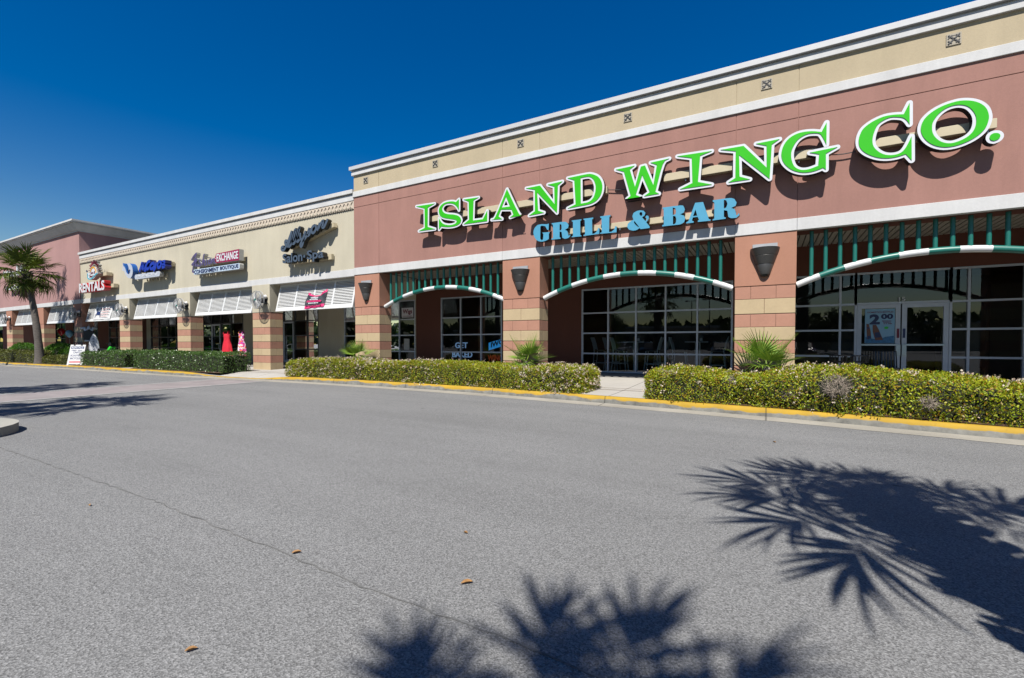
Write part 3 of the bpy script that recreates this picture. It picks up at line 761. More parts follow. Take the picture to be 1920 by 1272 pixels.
# ---------------- restaurant
RB = thing('restaurant_building', 'salmon pink stucco restaurant front with arcade, arched openings and a sand coloured parapet', 'restaurant', (0, FY, 0))
XL, XR = -13.09, 13.0
joints = [XL]
for k in range(0, 5): joints += [pl(k), pl(k) + PW]
joints = sorted(set(round(x, 3) for x in joints if x > XL + .2 and x < XR - .1) | {XL, XR})
m = MB(); t = MB()
gap = .006
for a, b in zip(joints, joints[1:]):
    m.box(a + gap, FY, 4.022, b - gap, FY + .12, 6.183); m.box(a + gap, FY, 6.197, b - gap, FY + .12, 6.56)
    t.box(a + gap, FY, 6.752, b - gap, FY + .12, 7.35)
m.box(XL + .01, FY + .012, 4.02, XR - .01, FY + .6, 6.56)
t.box(XL + .01, FY + .012, 6.70, XR - .01, FY + .6, 7.40)
m.build('wall', M['pink'], RB, bevel=.004)
t.build('parapet', M['tan2'], RB, bevel=.004)
m = MB(); js = [XL - .01] + [j for j in joints if XL < j < XR] + [XR]
for a, b in zip(js, js[1:]): m.box(a + .002, FY - .022, 3.765, b - .002, FY + .12, 4.022)
m.build('trim_band', M['white'], RB, bevel=.006)
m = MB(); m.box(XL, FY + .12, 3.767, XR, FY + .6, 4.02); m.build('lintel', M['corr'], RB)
m = MB()
m.box(XL - .02, FY - .035, 6.556, XR + .02, FY + .6, 6.752); m.build('string_course', M['white'], RB, bevel=.008)
m = MB()
m.box(XL - .05, FY - .06, 7.318, XR + .05, FY + .62, 7.462); m.box(XL + .0, FY - .03, 7.462, XR, FY + .6, 7.50)
m.box(XL - .11, FY - .12, 7.50, XR + .11, FY + .66, 7.625, 1)
m.build('cornice', [M['white'], M['capm']], RB, bevel=.006)
m = MB(); m.box(XL + .3, FY + .6, 6.9, XR - .05, 30, 7.05); m.box(XL, FY + .6, .1, XL + .25, 30, 7.5) if False else None
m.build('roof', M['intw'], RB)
m = MB(); m.box(XL - .0, FY + .6, 4.05, XL + .25, 30, 7.4); m.box(XR - .25, FY + .6, .1, XR, 30, 7.4); m.box(XL, 29.8, .1, XR, 30.0, 7.4)
m.build('side_wall', M['pink'], RB)
for k in range(0, 5): pillar(k, RB, M['pierpink'])
# decorative relief tiles in the parapet
def vent(x):
    m = MB(); z = 7.07; s = .108; y = FY
    m.box(x - s, y - .018, z - s, x + s, y - .002, z + s, 0)
    for a, b in ((-1, -1), (1, -1), (-1, 1), (1, 1)):
        m.bar((x, y - .024, z), (x + a * .082, y - .024, z + b * .082), .02, .014, (0, 1, 0), 1)
        m.bar((x + a * .085, y - .023, z + b * .02), (x + a * .03, y - .023, z + b * .075), .014, .012, (0, 1, 0), 1)
    m.box(x - .07, y - .021, z + .058, x + .07, y - .019, z + .072, 1)
    m.build('relief_tile', [M['tile'], M['sconce']], RB)
for k in range(-5, 4): vent(3.04 + 3.102 * (k - 0) if k < 1 else 3.04 + 3.102 * k)
# soffit of long ribbed panels
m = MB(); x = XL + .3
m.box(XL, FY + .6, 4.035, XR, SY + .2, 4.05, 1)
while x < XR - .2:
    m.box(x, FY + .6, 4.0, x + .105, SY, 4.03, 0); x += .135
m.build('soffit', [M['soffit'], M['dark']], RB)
# storefront: walls, windows, doors
ZR = [.33, .95, 1.65, 2.34, 3.15]
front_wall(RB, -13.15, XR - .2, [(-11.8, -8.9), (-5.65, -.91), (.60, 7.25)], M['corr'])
window(RB, [-11.79, -10.83, -9.85, -8.91], ZR)
window(RB, [-5.64, -4.72, -3.78, -2.84, -1.89, -.92], ZR)
window(RB, [.62, 1.73, 2.07], ZR)
window(RB, [2.07, 3.97], [2.35, 3.15])
window(RB, [3.97, 4.30, 5.27, 6.24, 7.23], ZR)
for s, xa, xb in ((-1, 2.10, 3.005), (1, 3.035, 3.94)):
    m = MB(); y = SY + .01
    m.box(xa, y, .31, xa + .10, y + .05, 2.32); m.box(xb - .10, y, .31, xb, y + .05, 2.32)
    m.box(xa + .10, y + .002, 2.22, xb - .10, y + .048, 2.32); m.box(xa + .10, y + .002, .31, xb - .10, y + .048, .46)
    d = m.build('door', M['alu'], RB)
    q = MB(); q.poly([(xa + .1, y + .025, .46), (xb - .1, y + .025, .46), (xb - .1, y + .025, 2.22), (xa + .1, y + .025, 2.22)]); q.build('pane', M['glass'], d)
    hx = xb - .09 if s < 0 else xa + .0
    h = MB(); h.box(xa + .08, y - .06, 1.24, xb - .08, y - .035, 1.285); h.box(hx, y - .05, .98, hx + .09, y - .012, 1.27); h.build('handle', M['steel'], d)
    l = MB(); l.box(hx + .02, y - .012, 1.44, hx + .07, y - .003, 1.68); l.build('notice', M['maroonp'] if s < 0 else M['navy'], d)
m = MB(); text_into(m, '15', 2.96, SY - .012, 2.385, .13, .10, .01); m.build('door_number', M['lwhite'], RB)
# room behind the glass
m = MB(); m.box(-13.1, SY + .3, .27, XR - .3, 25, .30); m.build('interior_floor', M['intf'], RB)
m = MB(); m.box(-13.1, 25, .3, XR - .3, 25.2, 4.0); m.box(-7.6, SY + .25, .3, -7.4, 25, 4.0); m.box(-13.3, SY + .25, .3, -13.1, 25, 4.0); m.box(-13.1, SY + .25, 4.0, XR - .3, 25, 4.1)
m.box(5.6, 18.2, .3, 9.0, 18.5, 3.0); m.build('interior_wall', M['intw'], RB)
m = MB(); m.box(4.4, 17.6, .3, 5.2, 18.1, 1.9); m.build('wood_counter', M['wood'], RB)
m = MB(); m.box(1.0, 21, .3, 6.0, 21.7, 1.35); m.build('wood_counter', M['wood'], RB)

# ---------------- tan row of shops
SB = thing('shop_row', 'long pale tan stucco shop row with white cornice and block pillars', 'shops', (-25, FY, 0))
TX0, TX1 = -36.86, XL
yy = FY + .035
m = MB(); m.box(TX0, yy, 4.0, TX1, yy + .5, 6.14); m.build('wall', M['tan'], SB)
m = MB(); m.box(TX0, yy - .03, 6.155, TX1, yy + .5, 6.46, 0); m.box(TX0, yy - .004, 6.139, TX1, yy + .4, 6.156, 1)
x = TX0 + .1; i = 0
while x < TX1 - .25:
    m.bar((x, yy - .042, 6.18), (x + .2, yy - .042, 6.43), .03, .03, (0, 1, 0), 0)
    m.bar((x + .2, yy - .046, 6.18), (x, yy - .046, 6.43), .028, .028, (0, 1, 0), 0)
    m.bar((x + .1, yy - .05, 6.18), (x + .1, yy - .05, 6.28), .05, .03, (0, 1, 0), 2)
    x += .2
m.build('frieze', [stucco('frieze_cast', (.66, .575, .47)), M['dark'], M['tan']], SB)
m = MB(); m.box(TX0, yy - .05, 6.46, TX1, yy + .52, 6.665, 0); m.box(TX0, yy - .02, 6.665, TX1, yy + .5, 6.70, 1)
m.box(TX0 - .02, yy - .11, 6.70, TX1, yy + .56, 6.84, 0); m.build('cornice', [M['white'], M['plate']], SB, bevel=.006)
m = MB(); m.box(TX0, FY + .01, 3.742, TX1, FY + .13, 4.0); m.build('trim_band', M['white'], SB, bevel=.006)
m = MB(); m.box(TX0, FY + .13, 3.744, TX1, FY + .6, 4.0); m.build('lintel', M['tan'], SB)
for k in (-1, -2, -3): pillar(k, SB, M['tan'])
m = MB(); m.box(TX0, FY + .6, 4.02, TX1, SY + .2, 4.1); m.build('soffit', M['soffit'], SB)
m = MB(); m.box(TX0, yy + .5, 6.3, TX1, 30, 6.4); m.build('roof', M['intw'], SB)
m = MB(); m.box(TX0, 29.7, .1, TX1, 29.9, 6.5); m.build('rear_wall', M['tan'], SB)
ZS = [.33, 1.0, 1.70, 2.45, 3.15]
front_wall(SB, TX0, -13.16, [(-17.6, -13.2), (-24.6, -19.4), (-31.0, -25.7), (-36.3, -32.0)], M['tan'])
window(SB, [-17.55, -16.6, -15.5, -14.11, -13.22], [.33, .95, 1.65, 2.34, 3.15], mat=M['lav'] if False else M['alu'])
window(SB, [-24.55, -23.2, -22.15, -21.23, -20.27, -19.43], ZS, mat=M['alud'])
window(SB, [-30.95, -29.9, -28.9, -27.9, -26.9, -25.75], ZS, mat=M['alud'])
window(SB, [-36.25, -35.2, -34.0, -33.0, -32.05], ZS, mat=M['alud'])
for xa, xb in ((-22.1, -21.28), (-28.85, -27.95), (-16.55, -15.55)):
    m = MB(); y = SY - .03
    m.box(xa, y, .31, xa + .07, y + .045, 2.42); m.box(xb - .07, y, .31, xb, y + .045, 2.42); m.box(xa + .07, y + .002, 2.34, xb - .07, y + .043, 2.42); m.box(xa + .07, y + .002, .31, xb - .07, y + .043, .45)
    d = m.build('door', M['alu'], SB)
    h = MB(); h.box(xb - .32, y - .06, 1.22, xb - .04, y - .03, 1.28); h.box(xb - .09, y - .06, 1.0, xb - .05, y - .03, 1.22); h.build('handle', M['steel'], d)
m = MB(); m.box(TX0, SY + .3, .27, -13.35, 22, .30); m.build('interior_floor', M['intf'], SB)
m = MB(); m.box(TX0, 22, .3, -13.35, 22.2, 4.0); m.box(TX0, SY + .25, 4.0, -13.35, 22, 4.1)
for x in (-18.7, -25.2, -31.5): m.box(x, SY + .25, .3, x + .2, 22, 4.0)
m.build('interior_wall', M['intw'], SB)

# ---------------- pink corner store with the big cornice
CB = thing('corner_store', 'taller dusty pink store at the far end with a wide flared grey white cornice', 'store', (-45, FY, 0))
cx1 = TX0; cx0 = -66
m = MB(); m.box(cx0, FY, 4.0, cx1 + .0, FY + .5, 8.144); m.box(cx1 - .5, FY + .5, 4.0, cx1 + .0, 27, 8.144); m.box(cx1 - .004, FY + .05, 3.9, cx1 + .004, FY + .5, 8.1)
m.build('wall', M['pinkfar'], CB)
def cornice(path, prof, mat, parent):
    m = MB(); rings = []
    for i, p in enumerate(path):
        p = Vector(p); ns = []
        if i > 0: d = (p - Vector(path[i - 1])).normalized(); ns.append(Vector((d.y, -d.x)))
        if i < len(path) - 1: d = (Vector(path[i + 1]) - p).normalized(); ns.append(Vector((d.y, -d.x)))
        nn = sum(ns, Vector((0, 0))); 
        if len(ns) == 2: nn = nn / max(.3, (nn.length ** 2) / 2)
        rings.append([m.vert((p.x + nn.x * o, p.y + nn.y * o, z)) for o, z in prof])
    for a, b in zip(rings, rings[1:]):
        for j in range(len(prof) - 1): m.face((a[j], b[j], b[j + 1], a[j + 1]))
    m.face(rings[0]); m.face(rings[-1][::-1])
    return m.build('cornice', mat, parent)
cornice([(cx0, FY), (cx1, FY), (cx1, 27)], [(-.3, 8.146), (.05, 8.146), (.05, 8.20), (.12, 8.235), (.36, 8.56), (.36, 8.60), (.43, 8.60), (.43, 8.66), (.47, 8.66), (.47, 8.76), (-.3, 8.76)], M['white'], CB)
m = MB(); m.box(cx0, FY + .01 - .03, 3.742, cx1, FY + .6, 4.0); m.build('trim_band', M['white'], CB, bevel=.006)
for k in (-4, -5, -6, -7): pillar(k, CB, M['pierpink'])
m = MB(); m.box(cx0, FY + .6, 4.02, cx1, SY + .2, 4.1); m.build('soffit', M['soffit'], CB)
m = MB(); m.box(cx0, FY + .5, 8.4, cx1, 27, 8.5); m.build('roof', M['intw'], CB)
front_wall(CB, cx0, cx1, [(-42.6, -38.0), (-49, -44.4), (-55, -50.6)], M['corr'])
for x0 in (-42.55, -48.95, -54.95): window(CB, [x0, x0 + 1.15, x0 + 2.3, x0 + 3.45, x0 + 4.5], ZS, mat=M['alud'])
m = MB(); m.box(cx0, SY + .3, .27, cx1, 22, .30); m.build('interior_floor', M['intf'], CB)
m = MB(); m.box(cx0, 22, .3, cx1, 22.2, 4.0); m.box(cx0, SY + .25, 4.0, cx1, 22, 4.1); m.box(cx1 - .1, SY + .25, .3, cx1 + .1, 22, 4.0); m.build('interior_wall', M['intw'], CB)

# ------------------------------------------------------------------ arched pipe trellises in the arcade
def trellis(k, label, nb=18):
    xL = pl(k) + PW + .02; xR = pl(k + 1) - .05; yt = 12.07
    t = thing('arched_trellis', label, 'trellis', ((xL + xR) / 2, yt, 2.6), group='green and white arched pipe trellises')
    cx = (xL + xR) / 2; hw = (xR - xL) / 2; ze, zc = 2.60, 3.135; s = zc - ze
    rad = (hw * hw + s * s) / (2 * s); z0 = zc - rad; a = math.asin(hw / rad)
    pts = []; mis = []
    for i in range(67):
        th = -a + 2 * a * i / 66; pts.append((cx + rad * math.sin(th), yt, z0 + rad * math.cos(th)))
    for i in range(66): mis.append(0 if (i // 6) % 2 == 0 else 1)
    m = MB(); m.tube(pts, .068, 14, mis=mis); m.build('arch_pipe', [M['wpipe'], M['teal']], t, smooth=True)
    for i in range(nb):
        x = cx + (i - (nb - 1) / 2) * .2575
        z = z0 + math.sqrt(rad * rad - (x - cx) ** 2)
        b = MB(); b.tube([(x, yt, z + .03), (x, yt, 3.762)], .040, 12); b.build('baluster', M['teal'], t, smooth=True)
    return t
trellis(0, 'arched green and white pipe trellis above the dark window with blue lit words')
trellis(1, 'arched green and white pipe trellis above the wide five column window with bar tables')
trellis(2, 'arched green and white pipe trellis above the glass double doors')
trellis(3, 'arched green and white pipe trellis beyond the double doors at the far right end')

# ------------------------------------------------------------------ wall lamps
def sconce(k, label):
    x = pl(k) + PW / 2; y = FY - .003
    t = thing('wall_lamp', label, 'wall lamp', (x, y, 3.4), group='cone wall lamps on the pillars')
    m = MB()
    m.lathe((x, y, 0), [(.285, 3.425), (.292, 3.425), (.238, 3.265), (.228, 3.26), (.234, 3.25), (.178, 3.075), (.168, 3.07), (.172, 3.06), (.108, 2.845), (.098, 2.845)], 24, a0=PI, a1=2 * PI)
    m.build('lamp_shade', M['sconce'], t, smooth=True)
    m = MB(); m.lathe((x, y, 0), [(.0, 3.40), (.285, 3.42)], 24, a0=PI, a1=2 * PI); m.build('diffuser', M['lwhite'], t)
    m = MB(); m.lathe((x, y, 0), [(.10, 2.85), (.08, 2.80), (.0, 2.80)], 16, a0=PI, a1=2 * PI); m.build('bottom_cap', M['black'], t)
    m = MB(); m.box(x - .245, y - .03, 3.3, x + .245, y, 3.53); m.build('back_plate', M['plate'], t)
sconce(0, 'dark cone wall lamp on the pink pillar nearest the tan shops')
sconce(1, 'dark cone wall lamp on the pillar between two arched bays, below the letters')
sconce(2, 'dark cone wall lamp on the wide pillar left of the glass doors')
sconce(3, 'dark cone wall lamp on the pillar right of the glass doors')

# ------------------------------------------------------------------ slatted awnings
def make_awning(label):
    t = thing('slatted_awning', label, 'awning', (0, 0, 0), group='white slatted awnings in the shop bays')
    W = 4.52; S = Vector((0, -.25, -1.12)); L = S.length; d = S.normalized(); nrm = Vector((1, 0, 0)).cross(d); nrm.normalize()
    if nrm.y > 0: nrm = -nrm
    X = Vector((1, 0, 0))
    def slab(x0, x1, u0, u1, th, off=0.0, mb=None):
        c = X * ((x0 + x1) / 2) + d * ((u0 + u1) / 2) + nrm * off
        mb.obox(c, X * ((x1 - x0) / 2), d * ((u1 - u0) / 2), nrm * (th / 2))
    m = MB(); sw = .085
    slab(-W / 2, W / 2, 0, .09, .055, 0, m); slab(-W / 2, W / 2, L - .13, L, .055, 0, m)
    for i in range(5):
        xc = -W / 2 + sw / 2 + i * (W - sw) / 4
        slab(xc - sw / 2, xc + sw / 2, .09, L - .13, .052, 0, m)
    for sx in (-1, 1):
        m.bar((sx * (W / 2 - .03), -.02, -.02), (sx * (W / 2 - .03), .05, .02), .05, .05)
        m.bar(Vector((sx * (W / 2 - .3), 0, 0)) + d * (L - .1), (sx * (W / 2 - .3), .42, -.35), .03, .03)
    m.build('frame', M['slat'], t)
    ns = 15; tilt = R(38)
    for i in range(4):
        xa = -W / 2 + sw + i * (W - sw) / 4; xb = xa + (W - sw) / 4 - sw
        m = MB()
        for j in range(ns):
            u = .09 + (L - .22) * (j + .5) / ns
            c = X * ((xa + xb) / 2) + d * u
            ad = d * math.cos(tilt) + nrm * math.sin(tilt); an = X.cross(ad)
            m.obox(c, X * ((xb - xa) / 2), ad * .034, an * .005)
        m.build('louvre_panel', M['slat'], t)
    return t
def bay_c(k): return (pl(k) + PW + pl(k + 1)) / 2
aw = make_awning('white slatted awning carrying a crumpled black and pink banner')
aw.location = (bay_c(-1) + .03, FY + .35, 3.735)
for k, lb in ((-2, 'white slatted awning above the red dress and flowered dress'), (-3, 'white slatted awning above the dark shop door beneath the blue lettering'),
              (-4, 'white slatted awning partly covered by a white crab banner'), (-5, 'white slatted awning crossed by palm shadow above two balloons'), (-6, 'white slatted awning just behind the palm trunk'), (-7, 'white slatted awning at the far left beyond the palm')):
    dup(aw, (bay_c(k) + .03, FY + .35, 3.735), label=lb)

# ------------------------------------------------------------------ round wall fans
def make_fan(label):
    t = thing('wall_fan', label, 'fan', (0, 0, 0), group='round cage fans on the shop pillars')
    y0 = -.40
    def ring(mb, y, r, w): mb.tube([(r * math.cos(a), y, r * math.sin(a)) for a in np.linspace(0, 2 * PI, 37)], w, 6, caps=False)
    m = MB(); ring(m, y0, .36, .013); ring(m, y0 + .13, .36, .013)
    for r in (.11, .16, .21, .26, .31): ring(m, y0 - .03 * (1 - r / .36), r, .0045)
    for i in range(44):
        a = 2 * PI * i / 44; c, s = math.cos(a), math.sin(a)
        m.tube([(.05 * c, y0 - .03, .05 * s), (.36 * c, y0, .36 * s), (.36 * c, y0 + .13, .36 * s), (.10 * c, y0 + .17, .10 * s)], .0038, 4)
    m.build('cage', M['plate'], t)
    m = MB()
    for i in range(4):
        a = 2 * PI * i / 4 + .5
        P = []
        for q, (r, da, dy) in enumerate(((.05, -.25, -.02), (.33, -.46, -.035), (.34, .42, .05), (.05, .3, .03))):
            P.append((r * math.cos(a + da), y0 + .065 + dy, r * math.sin(a + da)))
        m.poly(P)
    m.build('blade_set', M['plate'], t)
    m = MB(); m.tube([(0, y0 - .04, 0), (0, y0 - .015, 0)], .05, 16); m.build('hub', M['teal'], t)
    m = MB(); m.tube([(0, y0 + .10, 0), (0, y0 + .28, 0)], .09, 18); m.build('motor', M['black'], t, smooth=True)
    m = MB(); m.tube([(0, y0 + .2, 0), (0, -.04, .0)], .03, 8); m.bar((0, y0 + .22, -.09), (.12, -.01, -.14), .04, .04); m.box(-.08, -.03, -.16, .16, 0, .12); m.build('bracket', M['black'], t)
    m = MB(); m.tube([(.10, y0 + .23, .13), (.13, y0 + .36, .15)], [.06, .085], 16); m.build('lamp_head', M['wpaint'], t, smooth=True)
    return t
fan = make_fan('round cage fan on the tan pillar next to the awning with the pink banner')
def fanpos(k): return (pl(k) + PW / 2 + .30, FY - .002, 3.09)
fan.location = fanpos(-1)
for k, lb in ((-2, 'round cage fan on the tan pillar beside the dark shop door bay'), (-3, 'round cage fan at the right edge of the crab banner awning'),
              (-4, 'round cage fan on the salmon pillar at the joint of pink and tan walls'), (-6, 'round cage fan on the far left pillar behind the palm')):
    dup(fan, fanpos(k), label=lb)
# ------------------------------------------------------------------ signs
def big_sign(key, label, race, group):
    y = 11.5 if key != 'D' else 11.55
    xs = [p[0] for _, o, h in SIGN[key] for p in o]
    t = thing('letter_sign', label, 'sign', ((min(xs) + max(xs)) / 2, FY, race[2]), group=group)
    m = MB(); m.box(race[0], y + .155, race[2], race[1], FY - .004, race[3]); m.build('raceway', M['raceway'], t, bevel=.006)
    m = MB()
    for x in np.arange(race[0] + .5, race[1] - .1, 1.15):
        m.tube([(x, FY - .10, race[2] + .002), (x, FY - .10, race[2] - .06)], .016, 8)
    m.build('conduit_stub', M['steel'], t)
    for nm, o, h in SIGN[key]:
        o = orient(o, True); hs = [orient(q, False) for q in h]
        if key == 'D':
            o = smooth_poly(o, R(34)); hs = [smooth_poly(q, R(50)) for q in hs]
            m = MB(); m.prism(o, hs, y, y + .15, 0, 1); m.build('letter', [M['lblue'], M['blackret']], t)
            continue
        o = smooth_poly(o); hs = [smooth_poly(q) for q in hs]
        wo = offset_poly(o, .050); wh = [offset_poly(q, .050) for q in hs]
        m = MB(); m.prism(wo, wh, y, y + .15, 0, 1); L = m.build('letter', [M['lwhite'], M['blackret']], t)
        m = MB(); m.prism(o, hs, y - .012, y + .004, 0, 0, back=False); m.build('green_face', M['lgreen'], L)
    return t
big_sign('A', 'green and white serif letters of the first six letter word over the restaurant', (-9.43, -3.66, 5.19, 5.37), 'green word signs on the pink wall')
big_sign('B', 'green and white serif letters of the four letter middle word over the restaurant', (-2.24, .86, 5.245, 5.425), 'green word signs on the pink wall')
big_sign('C', 'large green and white letters of the two letter word ending in a round dot', (1.86, 3.62, 5.225, 5.40), 'green word signs on the pink wall')
big_sign('D', 'pale blue slab letters hung beneath the green restaurant lettering', (-4.98, -1.06, 4.265, 4.415), None)
for a, b, lb in (((-3.66, 11.75, 5.30), (-2.24, 11.72, 5.36), 'thin cable sagging between the two green words left of the middle'), ((.86, 11.73, 5.33), (1.86, 11.73, 5.32), 'thin cable sagging between the middle green word and the large round letters')):
    m = MB(); a = Vector(a); b = Vector(b)
    m.tube([a.lerp(b, i / 10) - Vector((0, 0, .10 * math.sin(PI * i / 10))) for i in range(11)], .011, 6)
    tag(m.build('cable', M['sconce']), lb, 'cable', 'sign cables')

# grey script sign
t = thing('script_sign', 'dark script lettering slanting up the tan wall above the block letters', 'sign', (-15.4, FY, 5.3))
m = MB()
for i, q in enumerate(ALLY): ribbon(m, q, .10, 11.44 + .0012 * i, 11.62, 0, 1)
m.build('script_lettering', [M['slate'], M['retd']], t)
m = MB(); m.bar((-16.45, 11.71, 5.08), (-13.95, 11.71, 5.66), .17, .16, (0, 0, 1)); m.build('raceway', M['raceway'], t)
# grey block sign
t = thing('block_sign', 'dark rounded block lettering beneath the slanting script sign', 'sign', (-15.5, FY, 4.5))
m = MB(); text_into(m, 'Salon', -16.70, 11.46, 4.44, 1.20, .37, .22, bold=.025, mf=0, ms=1); text_into(m, 'Spa', -15.24, 11.46, 4.36, .93, .44, .22, bold=.025, mf=0, ms=1)
m.tube([(-15.38, 11.46, 4.60), (-15.38, 11.68, 4.60)], .06, 14, mi=1); m.tube([(-15.38, 11.452, 4.60), (-15.38, 11.459, 4.60)], .055, 14, mi=0)
m.build('block_lettering', [M['slate'], M['retd']], t)
m = MB(); m.box(-16.45, 11.685, 4.42, -14.15, FY - .002, 4.62); m.build('raceway', M['raceway'], t)

# boutique sign
t = thing('boutique_sign', 'purple script and maroon tag sign with white lettering over a pale strip', 'sign', (-21.5, FY, 5.0))
m = MB()
for i, q in enumerate(FASH): ribbon(m, q, .075, 11.45 + .001 * i, 11.62, 0, 1)
m.build('script_lettering', [M['purple'], M['retw']], t)
m = MB(); m.prism([(-21.47, 5.05), (-21.33, 4.85), (-19.6, 4.83), (-19.6, 5.30), (-21.33, 5.26)], [], 11.46, 11.66, 0, 1)
tg = m.build('tag_panel', [M['maroon'], M['retw']], t)
m = MB(); text_into(m, 'EXCHANGE', -21.28, 11.446, 4.90, 1.62, .33, .012, bold=.02); m.tube([(-21.39, 11.446, 5.05), (-21.39, 11.458, 5.05)], .022, 10); m.build('tag_lettering', M['lwhite'], tg)
m = MB(); m.prism([(-23.2, 4.47), (-19.62, 4.455), (-19.57, 4.50), (-19.57, 4.66), (-19.62, 4.705), (-23.2, 4.70)], [], 11.46, 11.64, 0, 1)
sp = m.build('strip_panel', [M['paleblue'], M['retw']], t)
m = MB(); text_into(m, 'CONSIGNMENT', -23.13, 11.446, 4.495, 1.98, .175, .012, bold=.012); m.build('strip_lettering', M['navy'], sp)
m = MB(); text_into(m, 'BOUTIQUE', -21.02, 11.446, 4.495, 1.36, .175, .012, bold=.012); m.build('strip_lettering', M['navy'], sp)
m = MB(); m.box(-23.1, 11.66, 4.84, -19.7, FY - .002, 5.0); m.build('raceway', M['raceway'], t)

# surf clothing sign: pale hook shaped wave, blue script, pale capsule
t = thing('wave_sign', 'blue script sign with a pale curling wave and a grey capsule strip', 'sign', (-28, FY, 5.0))
wave = [(-30.05, 5.57), (-29.92, 5.36), (-29.83, 5.46), (-29.74, 5.22), (-29.6, 5.02), (-29.42, 4.93), (-29.28, 4.98), (-29.2, 5.12), (-29.27, 5.2), (-29.36, 5.12), (-29.40, 5.32), (-29.55, 5.5), (-29.3, 5.5), (-29.05, 5.36), (-28.94, 5.1), (-29.0, 4.86), (-29.22, 4.70), (-29.5, 4.76), (-29.75, 4.94), (-29.92, 5.14), (-30.12, 5.18)]
m = MB(); m.prism(smooth_poly(orient(wave, True)), [], 11.38, 11.62, 0, 1); wv = m.build('wave_panel', [M['lav'], M['cobalt']], t)
m = MB(); m.prism([(-30.0, 5.53), (-29.7, 5.38), (-29.55, 5.18), (-29.44, 5.0), (-29.56, 5.06), (-29.72, 5.24), (-29.88, 5.42)], [], 11.37, 11.385, 0, 0); m.build('wave_stripe', M['cobalt'], wv)
m = MB()
for i, q in enumerate(WAVE): ribbon(m, q, .15, 11.36 + .0012 * i, 11.64, 0, 1)
m.build('script_lettering', [M['blue'], M['deepblue']], t)
m = MB(); o = [(-28.72 + .12 * math.cos(a) * (1 if True else 1), 4.745 + .125 * math.sin(a)) for a in np.linspace(PI / 2, 3 * PI / 2, 9)] + [(-26.32 + .1 * math.cos(a), 4.745 + .125 * math.sin(a)) for a in np.linspace(-PI / 2, PI / 2, 9)]
m.prism(orient(o, True), [], 11.42, 11.60, 0, 1); cp = m.build('capsule_panel', [M['lav'], M['retw']], t)
m = MB(); text_into(m, 'SPORTSWEAR COMPANY', -28.68, 11.41, 4.69, 2.3, .11, .012); m.build('capsule_lettering', M['lwhite'], cp)
m = MB(); m.box(-28.6, 11.645, 5.1, -25.6, FY - .002, 5.32)
for x in (-28.0, -26.6): m.tube([(x, 11.55, 4.86), (x, 11.55, 5.05)], .03, 8)
for x in (-28.1, -27.6, -27.1, -26.2): m.tube([(x, 11.66, 4.64), (x, 11.7, 4.5)], [.02, .05], 8)
m.build('raceway', M['raceway'], t)

# rentals sign: white letters with red returns, sun and wave emblem above
t = thing('rental_sign', 'white block letters with red sides low on the tan wall', 'sign', (-33.6, FY, 4.5))
m = MB(); text_into(m, 'RENTALS', -35.35, 11.27, 4.25, 3.35, .55, .30, bold=.035, mf=0, ms=1); m.build('block_lettering', [M['lwhite'], M['red']], t)
m = MB(); m.box(-35.1, 11.58, 4.42, -31.7, FY - .002, 4.62); m.build('raceway', M['raceway'], t)
t = thing('sun_emblem', 'sunburst and wave emblem above the white rental letters', 'sign', (-33.6, FY, 5.4))
ctr = (-33.45, 5.30)
body = [(-34.25, 5.12), (-34.05, 4.97), (-33.75, 4.93), (-33.4, 5.0), (-33.1, 5.14), (-32.85, 5.22), (-32.85, 5.05), (-32.7, 4.98), (-33.05, 5.02)]
body = [(-34.28, 5.36), (-34.25, 5.1), (-34.05, 4.95), (-33.72, 4.92), (-33.35, 5.0), (-33.05, 5.16), (-32.82, 5.24), (-33.0, 5.34), (-33.12, 5.5), (-33.28, 5.63), (-33.5, 5.66), (-33.7, 5.55), (-33.82, 5.36)]
m = MB(); m.prism(orient(body, True), [], 11.3, 11.52, 0, 1); em = m.build('emblem_panel', [M['lwhite'], M['retw']], t)
m = MB(); ribbon(m, [(-33.78, 5.38), (-33.68, 5.54), (-33.48, 5.62), (-33.26, 5.55), (-33.12, 5.38), (-33.08, 5.26)], .075, 11.285, 11.3, 0, 0); m.build('sun_arc', M['orange'], em)
m = MB(); ribbon(m, [(-34.2, 5.32), (-34.2, 5.08), (-33.98, 4.98), (-33.66, 4.99), (-33.35, 5.1), (-33.1, 5.2), (-32.9, 5.22)], .075, 11.285, 11.3, 0, 0); m.build('wave_band', M['cyan'], em)
m = MB(); ribbon(m, [(-34.36, 5.50), (-34.26, 5.42), (-34.2, 5.46)], .09, 11.288, 11.3, 0, 0); m.build('bird_mark', M['navy'], em)
m = MB(); text_into(m, 'Sun &', -33.85, 11.288, 5.24, .62, .16, .01, shear=.3); text_into(m, 'Beaches', -33.95, 11.288, 5.06, .72, .13, .01, shear=.3); m.build('emblem_lettering', M['maroonp'], em)
m = MB()
for i in range(17):
    a = R(-6 + i * 13.5); r0, r1 = .45, .58 + .09 * (i % 2)
    c = Vector((ctr[0], 0, ctr[1] + .06)); dx = Vector((math.cos(a), 0, math.sin(a)))
    p = c + dx * r0; q = c + dx * r1
    m.bar((p.x, 11.33, p.z), (q.x, 11.33, q.z), .028, .06, (0, 1, 0)); m.bar((p.x, 11.44, p.z), (q.x, 11.44, q.z), .035, .14, (0, 1, 0), 1)
m.build('sun_ray_set', [M['maroonp'], M['retw']], em)
m = MB(); m.box(-34.0, 11.52, 5.12, -32.4, FY - .002, 5.3); m.build('raceway', M['raceway'], t)

